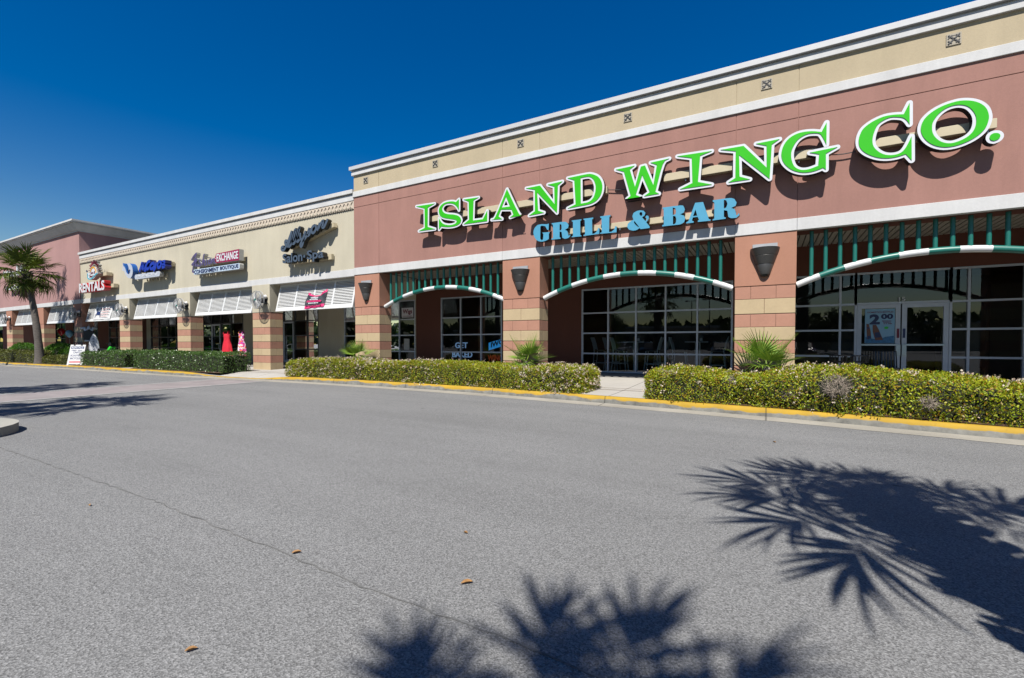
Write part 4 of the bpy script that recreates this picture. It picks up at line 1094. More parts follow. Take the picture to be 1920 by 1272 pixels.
# far left sign, two lines of white letters half hidden by the palm
t = thing('white_letter_sign', 'two lines of white letters on the pink wall, half hidden by the palm crown', 'sign', (-47, FY, 6))
m = MB(); text_into(m, 'Nen', -49.5, 11.5, 6.12, 2.3, .5, .2, bold=.03, mf=0, ms=1); m.build('upper_lettering', [M['lwhite'], M['retw']], t); m = MB(); text_into(m, 'Lil', -46.7, 11.5, 6.12, 1.3, .72, .2, bold=.03, mf=0, ms=1); m.build('upper_lettering', [M['lwhite'], M['retw']], t); m = MB(); text_into(m, 'couples', -49.0, 11.5, 5.05, 3.7, .55, .2, bold=.03, mf=0, ms=1); m.build('lower_lettering', [M['lwhite'], M['retw']], t)

# ------------------------------------------------------------------ banners on the awnings
def awn_pt(x, u, off=.05):
    """point on the slope of an awning: u metres down from the hinge"""
    S = Vector((0, -.25, -1.12)).normalized(); nr = Vector((0, -1.12, .25)).normalized()
    return Vector((x, FY + .35, 3.735)) + S * u + nr * off
t = thing('pink_banner', 'crumpled black and hot pink cloth banner tied across the awning slats', 'banner', awn_pt(-15.35, .7))
nx, nz = 16, 12; V = []; F = []
for j in range(nz + 1):
    for i in range(nx + 1):
        s, v = i / nx, j / nz
        sag = .20 * (1 - (2 * s - 1) ** 2) * (1 - v) ** 1.5
        u = .36 + (1 - s) * .06 + v * .70 + sag * (1 - v)
        x = (-15.86 + v * -.12) + s * (1.08 + v * .06)
        off = .05 + .03 * math.sin(s * 9 + v * 3) * (1 - v) + .018 * math.sin(s * 17 - v * 8)
        V.append(awn_pt(x, u, off))
mi = []
for j in range(nz):
    for i in range(nx):
        F.append((j * (nx + 1) + i, j * (nx + 1) + i + 1, (j + 1) * (nx + 1) + i + 1, (j + 1) * (nx + 1) + i)); mi.append(1 if j < 2 or j >= nz - 2 else 0)
bo = fast_mesh('cloth', V, F, [M['charcloth'], M['hotpink']], t, smooth=True, matidx=mi)
m = MB(); rr = random.Random(3)
def marks(m, x0, x1, u, h, mi, n):
    for i in range(n):
        a = x0 + (x1 - x0) * i / n; b = a + (x1 - x0) / n * rr.uniform(.55, .8)
        hh = h * rr.uniform(.7, 1)
        m.obox(awn_pt((a + b) / 2, u, .105), ((b - a) / 2, 0, 0), Vector((0, -.25, -1.12)).normalized() * hh / 2, Vector((0, -1.12, .25)).normalized() * .002, mi)
marks(m, -15.80, -14.95, .84, .09, 0, 13); marks(m, -15.6, -15.15, .70, .05, 1, 7); marks(m, -15.65, -15.15, .77, .045, 1, 8); marks(m, -15.7, -15.1, .915, .045, 1, 9); marks(m, -15.85, -14.95, .99, .07, 2, 12)
m.build('banner_print', [M['hotpink'], M['lwhite'], M['charcloth']], t)

t = thing('crab_banner', 'white banner with a dark blue crab and faint red writing on an awning', 'banner', awn_pt(-34.3, .7))
V = []; F = []
for j in range(7):
    for i in range(13):
        V.append(awn_pt(-35.35 + 2.3 * i / 12, .30 + .76 * j / 6, .05 + .01 * math.sin(i * 1.3 + j)))
for j in range(6):
    for i in range(12): F.append((j * 13 + i, j * 13 + i + 1, (j + 1) * 13 + i + 1, (j + 1) * 13 + i))
fast_mesh('cloth', V, F, M['wpaint'], t, smooth=True)
m = MB(); cxr = -34.75
def cw(a, b, w, mi): m.bar(awn_pt(cxr + a[0], a[1], .072), awn_pt(cxr + b[0], b[1], .072), w, .004, Vector((0, -1.12, .25)), mi)
m.face([m.vert(awn_pt(cxr + .26 * math.cos(a), .68 + .12 * math.sin(a), .07)) for a in np.linspace(0, 2 * PI, 18)[:-1]], 0)
for s in (-1, 1):
    cw((s * .18, .62), (s * .30, .50), .05, 0); cw((s * .30, .50), (s * .20, .36), .06, 0)
    for q in (0, 1, 2): cw((s * .2, .70 + .03 * q), (s * (.42 - .03 * q), .78 + .09 * q), .025, 0)
rr = random.Random(8); marks(m, -34.3, -33.2, .45, .05, 1, 12); marks(m, -34.25, -33.3, .60, .06, 1, 9); marks(m, -34.3, -33.3, .75, .06, 1, 10); marks(m, -34.3, -33.4, .90, .05, 1, 9)
m.build('crab_print', [M['navy'], M['palered']], t)

# ------------------------------------------------------------------ things in and by the windows
t = thing('door_poster', 'pale blue poster with large price and two brown bottles on the left glass door', 'poster', (2.58, SY, 1.75))
px0, pz0, pw, ph = 2.27, 1.30, .62, .90; y = SY - .004
m = MB(); m.box(px0, y, pz0, px0 + pw, y + .004, pz0 + ph); sh = m.build('sheet', M['posterbg'], t)
def pp(u, v): return (px0 + u * pw, pz0 + v * ph)
m = MB()
m.prism(orient([pp(*q) for q in ((.02, .01), (.98, .01), (.98, .22), (.7, .19), (.45, .10), (.25, .14), (.02, .2))], True), [], y - .003, y - .0008, 0, 0); m.build('sea_print', M['sea'], sh)
for pts in (((.05, .57), (.13, .57), (.2, .35), (.22, .14), (.08, .12), (.06, .34)), ((.26, .54), (.38, .54), (.46, .42), (.62, .10), (.36, .09), (.27, .34))):
    m = MB(); m.prism(orient([pp(*q) for q in pts], True), [], y - .006, y - .0035, 0, 0); b = m.build('bottle_print', M['brown'], sh)
m = MB(); m.prism(orient([pp(*q) for q in ((.33, .31), (.50, .33), (.55, .18), (.36, .16))], True), [], y - .009, y - .0065, 0, 0); m.prism(orient([pp(*q) for q in ((.07, .47), (.14, .47), (.15, .43), (.08, .43))], True), [], y - .009, y - .0065, 0, 0)
m.prism(orient([pp(*q) for q in ((.09, .22), (.2, .22), (.21, .14), (.09, .13))], True), [], y - .009, y - .0065, 0, 0); m.build('bottle_label', M['navy'], sh)
m = MB(); text_into(m, '2', *(lambda a: (a[0], y - .004, a[1]))(pp(.15, .55)), .22, .27, .003, bold=.05); text_into(m, '00', *(lambda a: (a[0], y - .004, a[1]))(pp(.54, .70)), .25, .14, .003, bold=.05); m.build('price_lettering', M['navy'], sh)
m = MB(); text_into(m, 'DOMESTICS BOTTLES', *(lambda a: (a[0], y - .004, a[1]))(pp(.08, .885)), .54, .038, .003, bold=.02)
text_into(m, 'MONDAY-', *(lambda a: (a[0], y - .004, a[1]))(pp(.58, .63)), .20, .03, .003, bold=.02); text_into(m, 'FRIDAY', *(lambda a: (a[0], y - .004, a[1]))(pp(.62, .59)), .16, .03, .003, bold=.02); text_into(m, '4-7 PM', *(lambda a: (a[0], y - .004, a[1]))(pp(.62, .55)), .17, .03, .003, bold=.02); m.build('small_lettering', M['maroonp'], sh)
m = MB(); m.prism(orient([(pp(.72, .45)[0] + .045 * math.cos(a), pp(.72, .45)[1] + .034 * math.sin(a)) for a in np.linspace(0, 2 * PI, 15)[:-1]], True), [], y - .006, y - .0015, 0, 0); m.build('green_badge', M['lime'], sh)

t = thing('paper_sign', 'white paper sign with dark red lettering high in a window behind the first pink pillar', 'sign', (-13.7, SY, 2.6))
m = MB(); m.box(-13.98, SY + .03, 2.42, -13.32, SY + .036, 2.84); sh = m.build('sheet', M['lwhite'], t)
m = MB(); text_into(m, 'Wigs', -13.92, SY + .024, 2.53, .54, .25, .004, bold=.03); text_into(m, 'FOR WOMEN', -13.9, SY + .024, 2.45, .5, .05, .004); m.build('lettering', M['maroonp'], sh)
m = MB(); m.box(-13.85, SY + .03, 1.02, -13.55, SY + .034, 1.5)
tag(m.build('paper_notice', M['retw']), 'plain pale paper notice low in the window beneath the lettered paper sign', 'notice')
def neon_sign(label, words, x, z, w, h, mat, tilt):
    t = thing('lit_sign', label, 'lit sign', (x, 15.55, z), group='lit word signs behind the glass')
    m = MB(); text_into(m, words, x, 15.55, z, w, h, .03, bold=.015)
    for i, v in enumerate(m.v): m.v[i] = (v[0], v[1], v[2] + (v[0] - x) * tilt)
    m.build('lettering', mat, t)
    return t
neon_sign('pale blue lit word of three letters low in the left window column', 'GET', -11.35, 1.10, .62, .24, M['neonp'], .0)
neon_sign('pale blue lit word just above the hedge in the left window column', 'BAKED', -11.5, .72, 1.0, .24, M['neonp'], .0)
t = neon_sign('bright blue lit tilted panel with three letters in the right window column', 'IWC', -9.6, 1.13, .55, .20, M['black'], .28)
m = MB(); m.prism([(-9.72, 1.02), (-8.98, 1.22), (-8.98, 1.50), (-9.72, 1.32)], [], 15.58, 15.60, 0, 0); m.build('glow_panel', M['neonb'], t)
neon_sign('dim orange lit word low in the right window column', 'WINGS', -9.75, .60, .8, .24, M['neono'], .0)

# bar tables and chairs behind the wide window
def make_table(label):
    t = thing('bar_table', label, 'table', (0, 0, 0), group='bar tables behind the wide window')
    m = MB(); m.box(-.36, -.36, 1.03, .36, .36, 1.06); m.build('tabletop', M['lav'], t)
    m = MB(); m.tube([(-.06, 0, .02), (-.06, 0, 1.03)], .028, 8); m.tube([(.06, 0, .02), (.06, 0, 1.03)], .028, 8); m.build('pedestal', M['chairpaint'], t)
    m = MB(); m.box(-.3, -.04, 0, .3, .04, .03); m.box(-.04, -.3, 0.001, .04, .3, .031); m.build('foot', M['chairpaint'], t)
    return t
def make_chair(label):
    t = thing('bar_chair', label, 'chair', (0, 0, 0), group='slatted metal bar chairs behind the wide window')
    m = MB(); m.box(-.2, -.2, .72, .2, .2, .76); m.build('seat', M['sconce'], t)
    for sx in (-1, 1):
        m = MB(); m.tube([(sx * .19, .26, 0), (sx * .19, .20, .40), (sx * .19, .18, .74), (sx * .19, .24, 1.0), (sx * .19, .31, 1.2)], .019, 8); m.build('rear_leg', M['chairpaint'], t, smooth=True)
        m = MB(); m.tube([(sx * .19, -.27, 0), (sx * .19, -.2, .72)], .019, 8); m.build('front_leg', M['chairpaint'], t, smooth=True)
    m = MB()
    for i in range(5): m.tube([(-.12 + .06 * i, .19, .78), (-.12 + .06 * i, .24, 1.0), (-.12 + .06 * i, .31, 1.19)], .013, 6)
    m.tube([(-.19, .31, 1.2), (.19, .31, 1.2)], .02, 8); m.build('backrest', M['chairpaint'], t)
    m = MB(); m.tube([(-.19, -.235, .32), (.19, -.235, .32)], .014, 6); m.tube([(-.19, .2, .35), (.19, .2, .35)], .014, 6)
    for sx in (-1, 1): m.tube([(sx * .19, -.24, .28), (sx * .19, .215, .28)], .014, 6)
    m.build('foot_rail', M['chairpaint'], t)
    return t
tb = make_table('pale bar table behind the second column of the wide window'); tb.location = (-4.05, 16.3, .30)
dup(tb, (-2.0, 16.3, .30), label='pale bar table behind the fourth column of the wide window')
c0 = make_chair('slatted bar chair left of the table in the second window column'); c0.location = (-4.62, 16.3, .30); c0.rotation_euler = (0, 0, PI / 2)
for x, yv, rz, lb in ((-3.45, 16.3, -PI / 2, 'slatted bar chair right of the table in the second window column'), (-2.58, 16.3, PI / 2, 'slatted bar chair left of the table in the fourth window column'), (-1.38, 16.3, -PI / 2, 'slatted bar chair right of the table in the fourth window column'),
                    (-5.4, 16.5, PI / 2, 'slatted bar chair nearest the brown wall in the first window column'), (-5.12, 17.0, PI / 2, 'slatted bar chair set further back in the first window column'), (-3.35, 17.3, -PI / 2, 'slatted bar chair deep behind the third window column')):
    dup(c0, (x, yv, .30), rz, lb)
for x, lb in ((-4.0, 'small condiment caddy on the table in the second window column'), (-1.95, 'small condiment caddy on the table in the fourth window column')):
    t = thing('condiment_caddy', lb, 'caddy', (x, 16.25, 1.36), group='condiment caddies on the bar tables')
    m = MB(); m.box(x - .12, 16.18, 1.362, x + .14, 16.34, 1.38); m.box(x - .02, 16.25, 1.38, x + .12, 16.27, 1.56); m.build('rack', M['sconce'], t)
    m = MB(); m.tube([(x - .08, 16.24, 1.38), (x - .08, 16.24, 1.50), (x - .08, 16.24, 1.54)], [.022, .022, .008], 10); m.build('mustard_bottle', M['orange'], t)
    m = MB(); m.box(x + .02, 16.19, 1.38, x + .10, 16.245, 1.47); m.build('napkin_box', M['lwhite'], t)

# black mesh table and chair outside the doors
t = thing('patio_table', 'round black mesh metal table outside left of the glass doors', 'table', (1.78, 14.0, .24))
m = MB(); m.lathe((1.78, 14.0, 0), [(0, 1.005), (.40, 1.005), (.41, 1.0), (.41, .985), (0, .985)], 28); m.build('tabletop', M['black'], t)
m = MB()
for i in range(28):
    a = 2 * PI * i / 28; m.bar((1.78 + .39 * math.cos(a), 14 + .39 * math.sin(a), .84), (1.78 + .39 * math.cos(a), 14 + .39 * math.sin(a), .985), .03, .012)
m.lathe((1.78, 14.0, 0), [(.40, .83), (.40, .85), (.38, .85), (.38, .83), (.40, .83)], 28); m.build('mesh_skirt', M['black'], t)
for i in range(4):
    a = PI / 4 + PI / 2 * i
    m = MB(); m.tube([(1.78 + .1 * math.cos(a), 14 + .1 * math.sin(a), .98), (1.78 + .12 * math.cos(a), 14 + .12 * math.sin(a), .5), (1.78 + .36 * math.cos(a), 14 + .36 * math.sin(a), .25)], .02, 8); m.build('leg', M['black'], t)
t = thing('patio_chair', 'black metal patio chair with slatted back beside the round mesh table', 'chair', (2.55, 14.1, .24))
m = MB(); m.box(2.33, 13.9, .69, 2.77, 14.3, .715); m.build('seat', M['black'], t)
m = MB()
for i in range(7): m.bar((2.37 + .06 * i, 14.31, .72), (2.37 + .06 * i, 14.38, 1.1), .025, .012)
m.tube([(2.33, 14.3, .7), (2.33, 14.39, 1.1), (2.77, 14.39, 1.1), (2.77, 14.3, .7)], .015, 8); m.build('backrest', M['black'], t)
for x, yv in ((2.35, 13.92), (2.75, 13.92), (2.35, 14.28), (2.75, 14.28)):
    m = MB(); m.tube([(x, yv, .69), (x + (x - 2.55) * .15, yv, .25)], .016, 8); m.build('leg', M['black'], t)

# dresses hung outside the boutique
def dress(label, x, y, mat, w):
    t = thing('dress', label, 'dress', (x, y, .25))
    m = MB(); n = 20; rings = []
    for z, rx, ry in ((.45, .30, .17), (.7, .27, .15), (1.0, .22, .13), (1.2, .165, .10), (1.32, .17, .10), (1.44, .185, .10), (1.5, .175, .08)):
        ring = []
        for i in range(n):
            a = 2 * PI * i / n; f = 1 + (.09 * math.sin(6 * a) if z < 1.1 else 0)
            ring.append(m.vert((x + rx * w * f * math.cos(a), y + ry * f * math.sin(a), z + .25)))
        rings.append(ring)
    for a, b in zip(rings, rings[1:]):
        for i in range(n): m.face((a[i], a[(i + 1) % n], b[(i + 1) % n], b[i]))
    m.build('skirt_and_bodice', mat, t, smooth=True)
    m = MB()
    for s in (-1, 1): m.tube([(x + s * .15 * w, y - .06, 1.74), (x + s * .13 * w, y - .05, 1.86), (x + s * .10 * w, y, 1.90), (x + s * .12 * w, y + .06, 1.74)], .022, 8)
    m.build('strap_pair', mat, t, smooth=True)
    m = MB(); m.tube([(x, y, .26), (x, y, 1.78)], .02, 8); m.lathe((x, y, .26), [(0, .02), (.2, .02), (.2, 0)], 14); m.tube([(x - .15, y, 1.80), (x, y, 1.92), (x + .15, y, 1.80)], .012, 6); m.tube([(x, y, 1.92), (x, y, 1.99)], .012, 6); m.build('stand', M['black'], t)
dress('plain bright red dress on a stand above the dark hedge', -22.45, 12.5, M['redcloth'], 1.25)
dress('pink and orange flowered dress on a stand beside the red dress', -21.25, 12.5, M['floral'], .95)
t = thing('clothes_rack', 'dark clothes rack of garments inside the salon side window', 'clothes rack', (-19.9, 16, .3))
m = MB(); m.tube([(-20.5, 16, .3), (-20.5, 16, 1.9), (-19.3, 16, 1.9), (-19.3, 16, .3)], .02, 8); m.build('rail', M['steel'], t)
for i in range(8):
    x = -20.4 + .14 * i; g = MB(); g.prism([(x - .06, .7), (x + .06, .7), (x + .05, 1.7), (x, 1.85), (x - .05, 1.7)], [], 15.8, 16.2, 0, 0); g.build('garment', [M['navy'], M['redcloth'], M['black'], M['retw'], M['purple']][i % 5], t)

# rental shop front: surfboard, vest, scooter, balloons, sandwich board
t = thing('surfboard', 'white surfboard with green edge and vertical black letters stood on its tail', 'surfboard', (-36.1, 12.16, .2), .95)
bx = -36.1; by = 12.16
o = [(bx + .33 * math.sin(PI * min(1, max(0, (1 - abs(2 * q - 1) ** 2.2)))* .5) * 1.0, .22 + 1.9 * q) for q in np.linspace(0, 1, 15)]
out = [(bx + s * .25 * (max(0, 1 - abs(2 * (q * .92 + .04) - .92) ** 2.4)) , .22 + 1.70 * q) for s, qs in ((1, np.linspace(0, 1, 14)), (-1, np.linspace(1, 0, 14))) for q in qs]
m = MB(); m.prism(orient(out, True), [], by - .03, by + .03, 0, 1); bd = m.build('board', [M['lwhite'], M['lime']], t)
m = MB()
for i, ch in enumerate('RENTALS'): text_into(m, ch, bx - .05, by - .034, 1.52 - i * .16, .09, .10, .004, bold=.02)
m.build('lettering', M['navy'], bd)
t = thing('hanging_vest', 'black sleeveless vest with white shoulders hung on the block pillar beside the surfboard', 'vest', (-36.56, 12.08, 1.9), 1.15)
vx, vy = -36.56, 12.0
m = MB(); m.prism([(vx - .26, 1.50), (vx + .26, 1.50), (vx + .24, 1.9), (vx + .27, 2.1), (vx - .27, 2.1), (vx - .24, 1.9)], [], vy, vy + .14, 0, 0); m.build('vest_body', M['black'], t, bevel=.03)
m = MB(); 
for s in (-1, 1): m.tube([(vx + s * .14, vy + .07, 2.08), (vx + s * .2, vy + .07, 2.24), (vx + s * .38, vy + .07, 2.2)], [.1, .09, .05], 10)
m.tube([(vx, vy + .07, 2.15), (vx, vy + .07, 2.34)], [.12, .06], 12); m.tube([(vx - .2, vy + .07, 1.46), (vx + .2, vy + .07, 1.46)], .07, 10); m.build('white_trim', M['lwhite'], t, smooth=True)
m = MB(); m.tube([(vx, vy + .07, 2.33), (vx + .02, vy + .07, 2.45), (vx - .03, vy + .07, 2.43)], .015, 6); m.build('hook', M['steel'], t)
t = thing('scooter', 'black scooter with a bright green body panel parked under the arcade', 'scooter', (-35.0, 12.45, .2), .25)
sx, sy, sz = -35.0, 12.45, .22
m = MB()
for dx in (-.55, .55): m.tube([(sx + dx, sy - .06, sz + .25), (sx + dx, sy + .06, sz + .25)], .25, 20)
m.build('wheel_pair', M['tire'], t)
m = MB(); m.prism([(sx - .7, .62), (sx - .2, .55), (sx + .2, .72), (sx + .42, 1.06), (sx + .32, 1.12), (sx + .05, .82), (sx - .25, .70), (sx - .68, .74)], [], sy - .16, sy + .16, 0, 0); m.build('body_panel', M['lime'], t, bevel=.02)
m = MB(); m.prism([(sx - .72, .76), (sx - .1, .72), (sx + .05, .9), (sx - .65, 1.0)], [], sy - .15, sy + .15, 0, 0); m.build('seat', M['black'], t, bevel=.03)
m = MB(); m.tube([(sx + .5, sy, .5), (sx + .32, sy, 1.28)], .03, 8); m.tube([(sx + .3, sy - .3, 1.3), (sx + .32, sy, 1.26), (sx + .3, sy + .3, 1.3)], .02, 8); m.box(sx + .2, sy - .12, 1.15, sx + .42, sy + .12, 1.34); m.build('handlebar', M['black'], t)
for lb, x, yv, z, mt in (('dark red balloon floating under the arcade beside the palm', -43.3, 12.8, 2.1, 'balred'), ('pale blue balloon floating under the arcade left of the sandwich board', -42.2, 12.9, 1.95, 'balblue')):
    t = thing('balloon', lb, 'balloon', (x, yv, z), group='balloons under the arcade')
    m = MB(); m.lathe((x, yv, z), [(.0, .27), (.10, .255), (.175, .19), (.215, .08), (.20, -.03), (.135, -.15), (.055, -.24), (.016, -.27), (.03, -.29)], 20); m.build('bulb', M[mt], t, smooth=True)
    m = MB(); m.tube([(x, yv, z - .34), (x + .03, yv, z - .8), (x, yv, .3)], .006, 5); m.build('string', M['lwhite'], t)

t = thing('sandwich_board', 'white folding sandwich board with blue header standing between hedges', 'sandwich board', (-31.7, 10.05, .16))
A0 = Vector((-31.7, 10.05, .16)); ca, sa = math.cos(.62), math.sin(.62)
ux = Vector((ca, sa, 0)); un = Vector((sa, -ca, 0))
def bpnt(u, v, off=0.0):   # u across, v up the front leaf
    return A0 + ux * u + Vector((0, 0, 1)) * (v * .985) + un * (.30 - .27 * v + off)
def leaf_panel(sgn):
    m = MB(); P = [(-.36, 0), (-.28, 0), (-.28, .06), (.28, .06), (.28, 0), (.36, 0), (.36, 1.08), (.22, 1.08), (.22, 1.02), (.12, 1.02), (.12, 1.08), (-.12, 1.08), (-.12, 1.02), (-.22, 1.02), (-.22, 1.08), (-.36, 1.08)]
    def pt(u, v, off): return A0 + ux * u + Vector((0, 0, v * .985)) + un * (sgn * (.30 - .27 * v) + off)
    tris = tessellate_polygon([[Vector((a, b, 0)) for a, b in P]])
    f = [m.vert(pt(a, b, .018)) for a, b in P]; k = [m.vert(pt(a, b, -.018)) for a, b in P]
    for q in tris: m.face([f[i] for i in q]); m.face([k[i] for i in reversed(q)])
    for i in range(len(P)): j = (i + 1) % len(P); m.face((f[i], f[j], k[j], k[i]))
    return m.build('board_leaf', M['wpaint'], t)
lf = leaf_panel(1); leaf_panel(-1)
def board_text(s, u0, v0, w, h, mi, off=.022, bold=.02):
    q = MB(); text_into(q, s, 0, 0, 0, w, h, .004, bold=bold)
    i = len(bt.v)
    for v in q.v: p = bpnt(u0 + v[0], v0 + v[2], off - v[1]); bt.v.append(tuple(p))
    for f in q.f: bt.face([i + k for k in f], mi)
bt = MB(); bt.poly([bpnt(-.31, .86, .0195), bpnt(.31, .86, .0195), bpnt(.31, .99, .0195), bpnt(-.31, .99, .0195)], 0); bt.build('header_strip', M['navy'], lf)
for word, u0, v0, w, h, mt, off in (('RENTALS', -.27, .88, .54, .09, 'lwhite', .024), ('STREET', -.27, .74, .25, .065, 'navy', .022), ('LEGAL', .03, .74, .22, .065, 'navy', .022), ('CARTS', -.18, .62, .36, .09, 'navy', .022), ('SCOOTERS', -.27, .46, .54, .10, 'navy', .022), ('BICYCLES', -.25, .31, .5, .10, 'navy', .022)):
    bt = MB(); board_text(word, u0, v0, w, h, 0, off); bt.build('lettering', M[mt], lf)
bt = MB(); bt.poly([bpnt(-.27, .14, .02), bpnt(.26, .14, .02), bpnt(.26, .20, .02), bpnt(-.27, .20, .02)]); bt.build('red_strip', M['red'], lf)
# ------------------------------------------------------------------ hedges and shrubs
def wob(P, seed, f):
    r = np.random.default_rng(seed); o = np.zeros(len(P))
    for i in range(5):
        k = r.normal(size=3) * f; o += np.sin(P @ k + r.uniform(0, 6.28))
    return o / 5
def unit(v): return v / np.maximum(1e-6, np.linalg.norm(v, axis=1, keepdims=True))
def leaves(name, P, Nn, size, mat, parent, seed, out=.5, up=.25, fold=.25, wid=.5, jit=.35):
    """one small folded leaf (two quads halves) at each point"""
    r = np.random.default_rng(seed); n = len(P)
    d = unit(Nn * out + r.normal(size=(n, 3)) * .75 + np.array([0, 0, up]))
    side = unit(np.cross(d, unit(Nn + r.normal(size=(n, 3)) * .6)))
    nm = np.cross(side, d)
    s = size * (1 + r.uniform(-jit, jit, (n, 1)))
    base = P; tip = P + d * s; mid = P + d * s * .45 
    l = mid + side * s * wid * .5 + nm * s * fold * .4; q = mid - side * s * wid * .5 + nm * s * fold * .4
    V = np.stack([base, q, tip, l], 1).reshape(-1, 3); F = np.arange(n * 4).reshape(-1, 4)
    return fast_mesh(name, V, F, mat, parent)

def hedge(name, label, cat, group, x0, x1, front, back, zb, top, size, dens, mat, seed, rad=.24, flower=0, dead=(), lump=.05, depth=.10):
    """clipped hedge between a front and a back line; front/back/top are functions of x"""
    L = x1 - x0; W = 1.3; H = .62
    t = thing(name, label, cat, ((x0 + x1) / 2, (front((x0 + x1) / 2) + back((x0 + x1) / 2)) / 2, zb), group=group)
    def place(q, inset, seedn):
        lo = np.array([rad, rad, -1.0]); hi = np.array([L - rad, W - rad, H - rad])
        c = np.clip(q, lo, hi); d = q - c; ln = np.linalg.norm(d, axis=1, keepdims=True)
        nm = d / np.maximum(ln, 1e-6); p = c + nm * (rad - inset)
        dis = wob(p, seedn, 2.2) * lump * 1.6 + wob(p, seedn + 1, 6.0) * lump * .7 + wob(p, seedn + 2, 14) * lump * .75 + wob(p, seedn + 3, 24) * lump * .4
        p = p + nm * dis[:, None]
        X = x0 + p[:, 0]; yf = np.array([front(v) for v in X]) if False else front(X); yb = back(X); tp = top(X)
        Y = yf + (yb - yf) * p[:, 1] / W; Z = zb + np.maximum(p[:, 2], .0) / H * (tp - zb)
        return np.stack([X, Y, Z], 1), nm
    r = np.random.default_rng(seed)
    def sample(n):
        areas = np.array([L * H, L * W, W * H, W * H, L * H * .6]); k = r.choice(5, n, p=areas / areas.sum())
        u, v = r.uniform(size=n), r.uniform(size=n); q = np.zeros((n, 3))
        q[k == 0] = np.stack([u * L, u * 0, v * H], 1)[k == 0]; q[k == 1] = np.stack([u * L, v * W, u * 0 + H], 1)[k == 1]
        q[k == 2] = np.stack([u * 0, v * W, u * H], 1)[k == 2]; q[k == 3] = np.stack([u * 0 + L, v * W, u * H], 1)[k == 3]; q[k == 4] = np.stack([u * L, u * 0 + W, v * H], 1)[k == 4]
        return q
    area = L * H * 1.6 + L * W + 2 * W * H
    q = sample(int(area * dens)); P, nm = place(q, 0.0, seed)
    P = P - nm * (r.uniform(0, 1, (len(P), 1)) ** 1.6) * depth
    P[:, 2] = np.maximum(P[:, 2], zb + .02)
    keep = np.ones(len(P), bool)
    for (dx, dy, dz, dr) in dead: keep &= np.linalg.norm((P - np.array([dx, dy, dz])) * np.array([1, 1, 1.0]), axis=1) > dr * (1 + .25 * wob(P, seed + 9, 14))
    leaves('foliage', P[keep], nm[keep], size, mat, t, seed + 5)
    # twiggy core, the hedge's inner shade put into its dark colour
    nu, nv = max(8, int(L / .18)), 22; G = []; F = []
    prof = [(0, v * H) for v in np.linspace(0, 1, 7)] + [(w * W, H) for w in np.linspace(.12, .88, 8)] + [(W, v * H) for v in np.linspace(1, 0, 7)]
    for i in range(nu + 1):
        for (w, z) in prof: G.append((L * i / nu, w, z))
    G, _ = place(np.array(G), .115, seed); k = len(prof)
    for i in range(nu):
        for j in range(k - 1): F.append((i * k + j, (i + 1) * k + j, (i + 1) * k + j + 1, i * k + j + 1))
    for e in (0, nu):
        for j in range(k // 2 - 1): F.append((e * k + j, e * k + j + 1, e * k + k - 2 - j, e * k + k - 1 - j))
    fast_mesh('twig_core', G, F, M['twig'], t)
    if flower:
        q = sample(int(area * flower)); P, nm = place(q, -.012, seed)
        cl = wob(P, seed + 20, 1.3) + r.normal(size=len(P)) * .28
        P, nm = P[cl > -.12], nm[cl > -.12]
        keep = np.ones(len(P), bool)
        for (dx, dy, dz, dr) in dead: keep &= np.linalg.norm(P - np.array([dx, dy, dz]), axis=1) > dr
        P, nm = P[keep], nm[keep]
        k = 9; Pk = np.repeat(P, k, 0) + r.normal(size=(len(P) * k, 3)) * .021; nk = np.repeat(nm, k, 0)
        leaves('blossom', Pk, nk, .027, M['petal'], t, seed + 7, out=.8, wid=.95, fold=.1)
    if dead:
        V = []; F = []
        for (dx, dy, dz, dr) in dead:
            for i in range(int(520 * (dr / .2) ** 2)):
                o = np.array([dx, dy, dz]) + unit(r.normal(size=(1, 3)))[0] * dr * r.uniform(.2, 1) ** .5 * np.array([1, .7, .9])
                d = unit(r.normal(size=(1, 3)) + np.array([[0, -.5, .4]]))[0] * r.uniform(.05, .13); s = np.cross(d, r.normal(size=3)); s = s / np.linalg.norm(s) * .0035
                b = len(V); V += [o - s, o + s, o + d + s * .3, o + d - s * .3]; F.append((b, b + 1, b + 2, b + 3))
        fast_mesh('dead_twigs', np.array(V), F, M['deadtwig'], t)
    return t
ky_at = lambda X: np.interp(X, kx, ky)
hg = 'flowering hawthorn hedges along the kerb'
hedge('hedge', 'long yellow green flowering hedge in front of the arched windows, with two small palmettos behind', 'hedge', hg, -14.75, -3.62, lambda X: ky_at(X) + .10, lambda X: X * 0 + 11.35, .15,
      lambda X: np.interp(X, [-14.8, -13.8, -12, -6.2, -5.4, -4.6, -3.6], [.70, .80, .78, .76, .66, .76, .72]), .038, 2600, M['hawthorn'], 11, flower=52, dead=((-4.55, 10.05, .55, .15),), lump=.04)
hedge('hedge', 'yellow green flowering hedge with a grey dead patch, in front of the double doors', 'hedge', hg, -2.22, 5.6, lambda X: ky_at(X) + .10, lambda X: np.interp(X, [-2.3, 1.5, 3.4, 5.6], [11.3, 11.25, 10.9, 10.6]), .15,
      lambda X: np.interp(X, [-2.3, -1.4, -.2, .6, 1.6, 2.6, 3.6, 5.6], [.76, .81, .68, .80, .84, .80, .68, .60]), .039, 3000, M['hawthorn'], 31, flower=24,
      dead=((.98, 9.02, .60, .21), (-.62, 9.62, .57, .13), (.34, 9.32, .40, .10), (-1.85, 9.75, .68, .10), (2.1, 8.82, .42, .11)), lump=.06)
hp = 'dark clipped hedges before the tan shops'
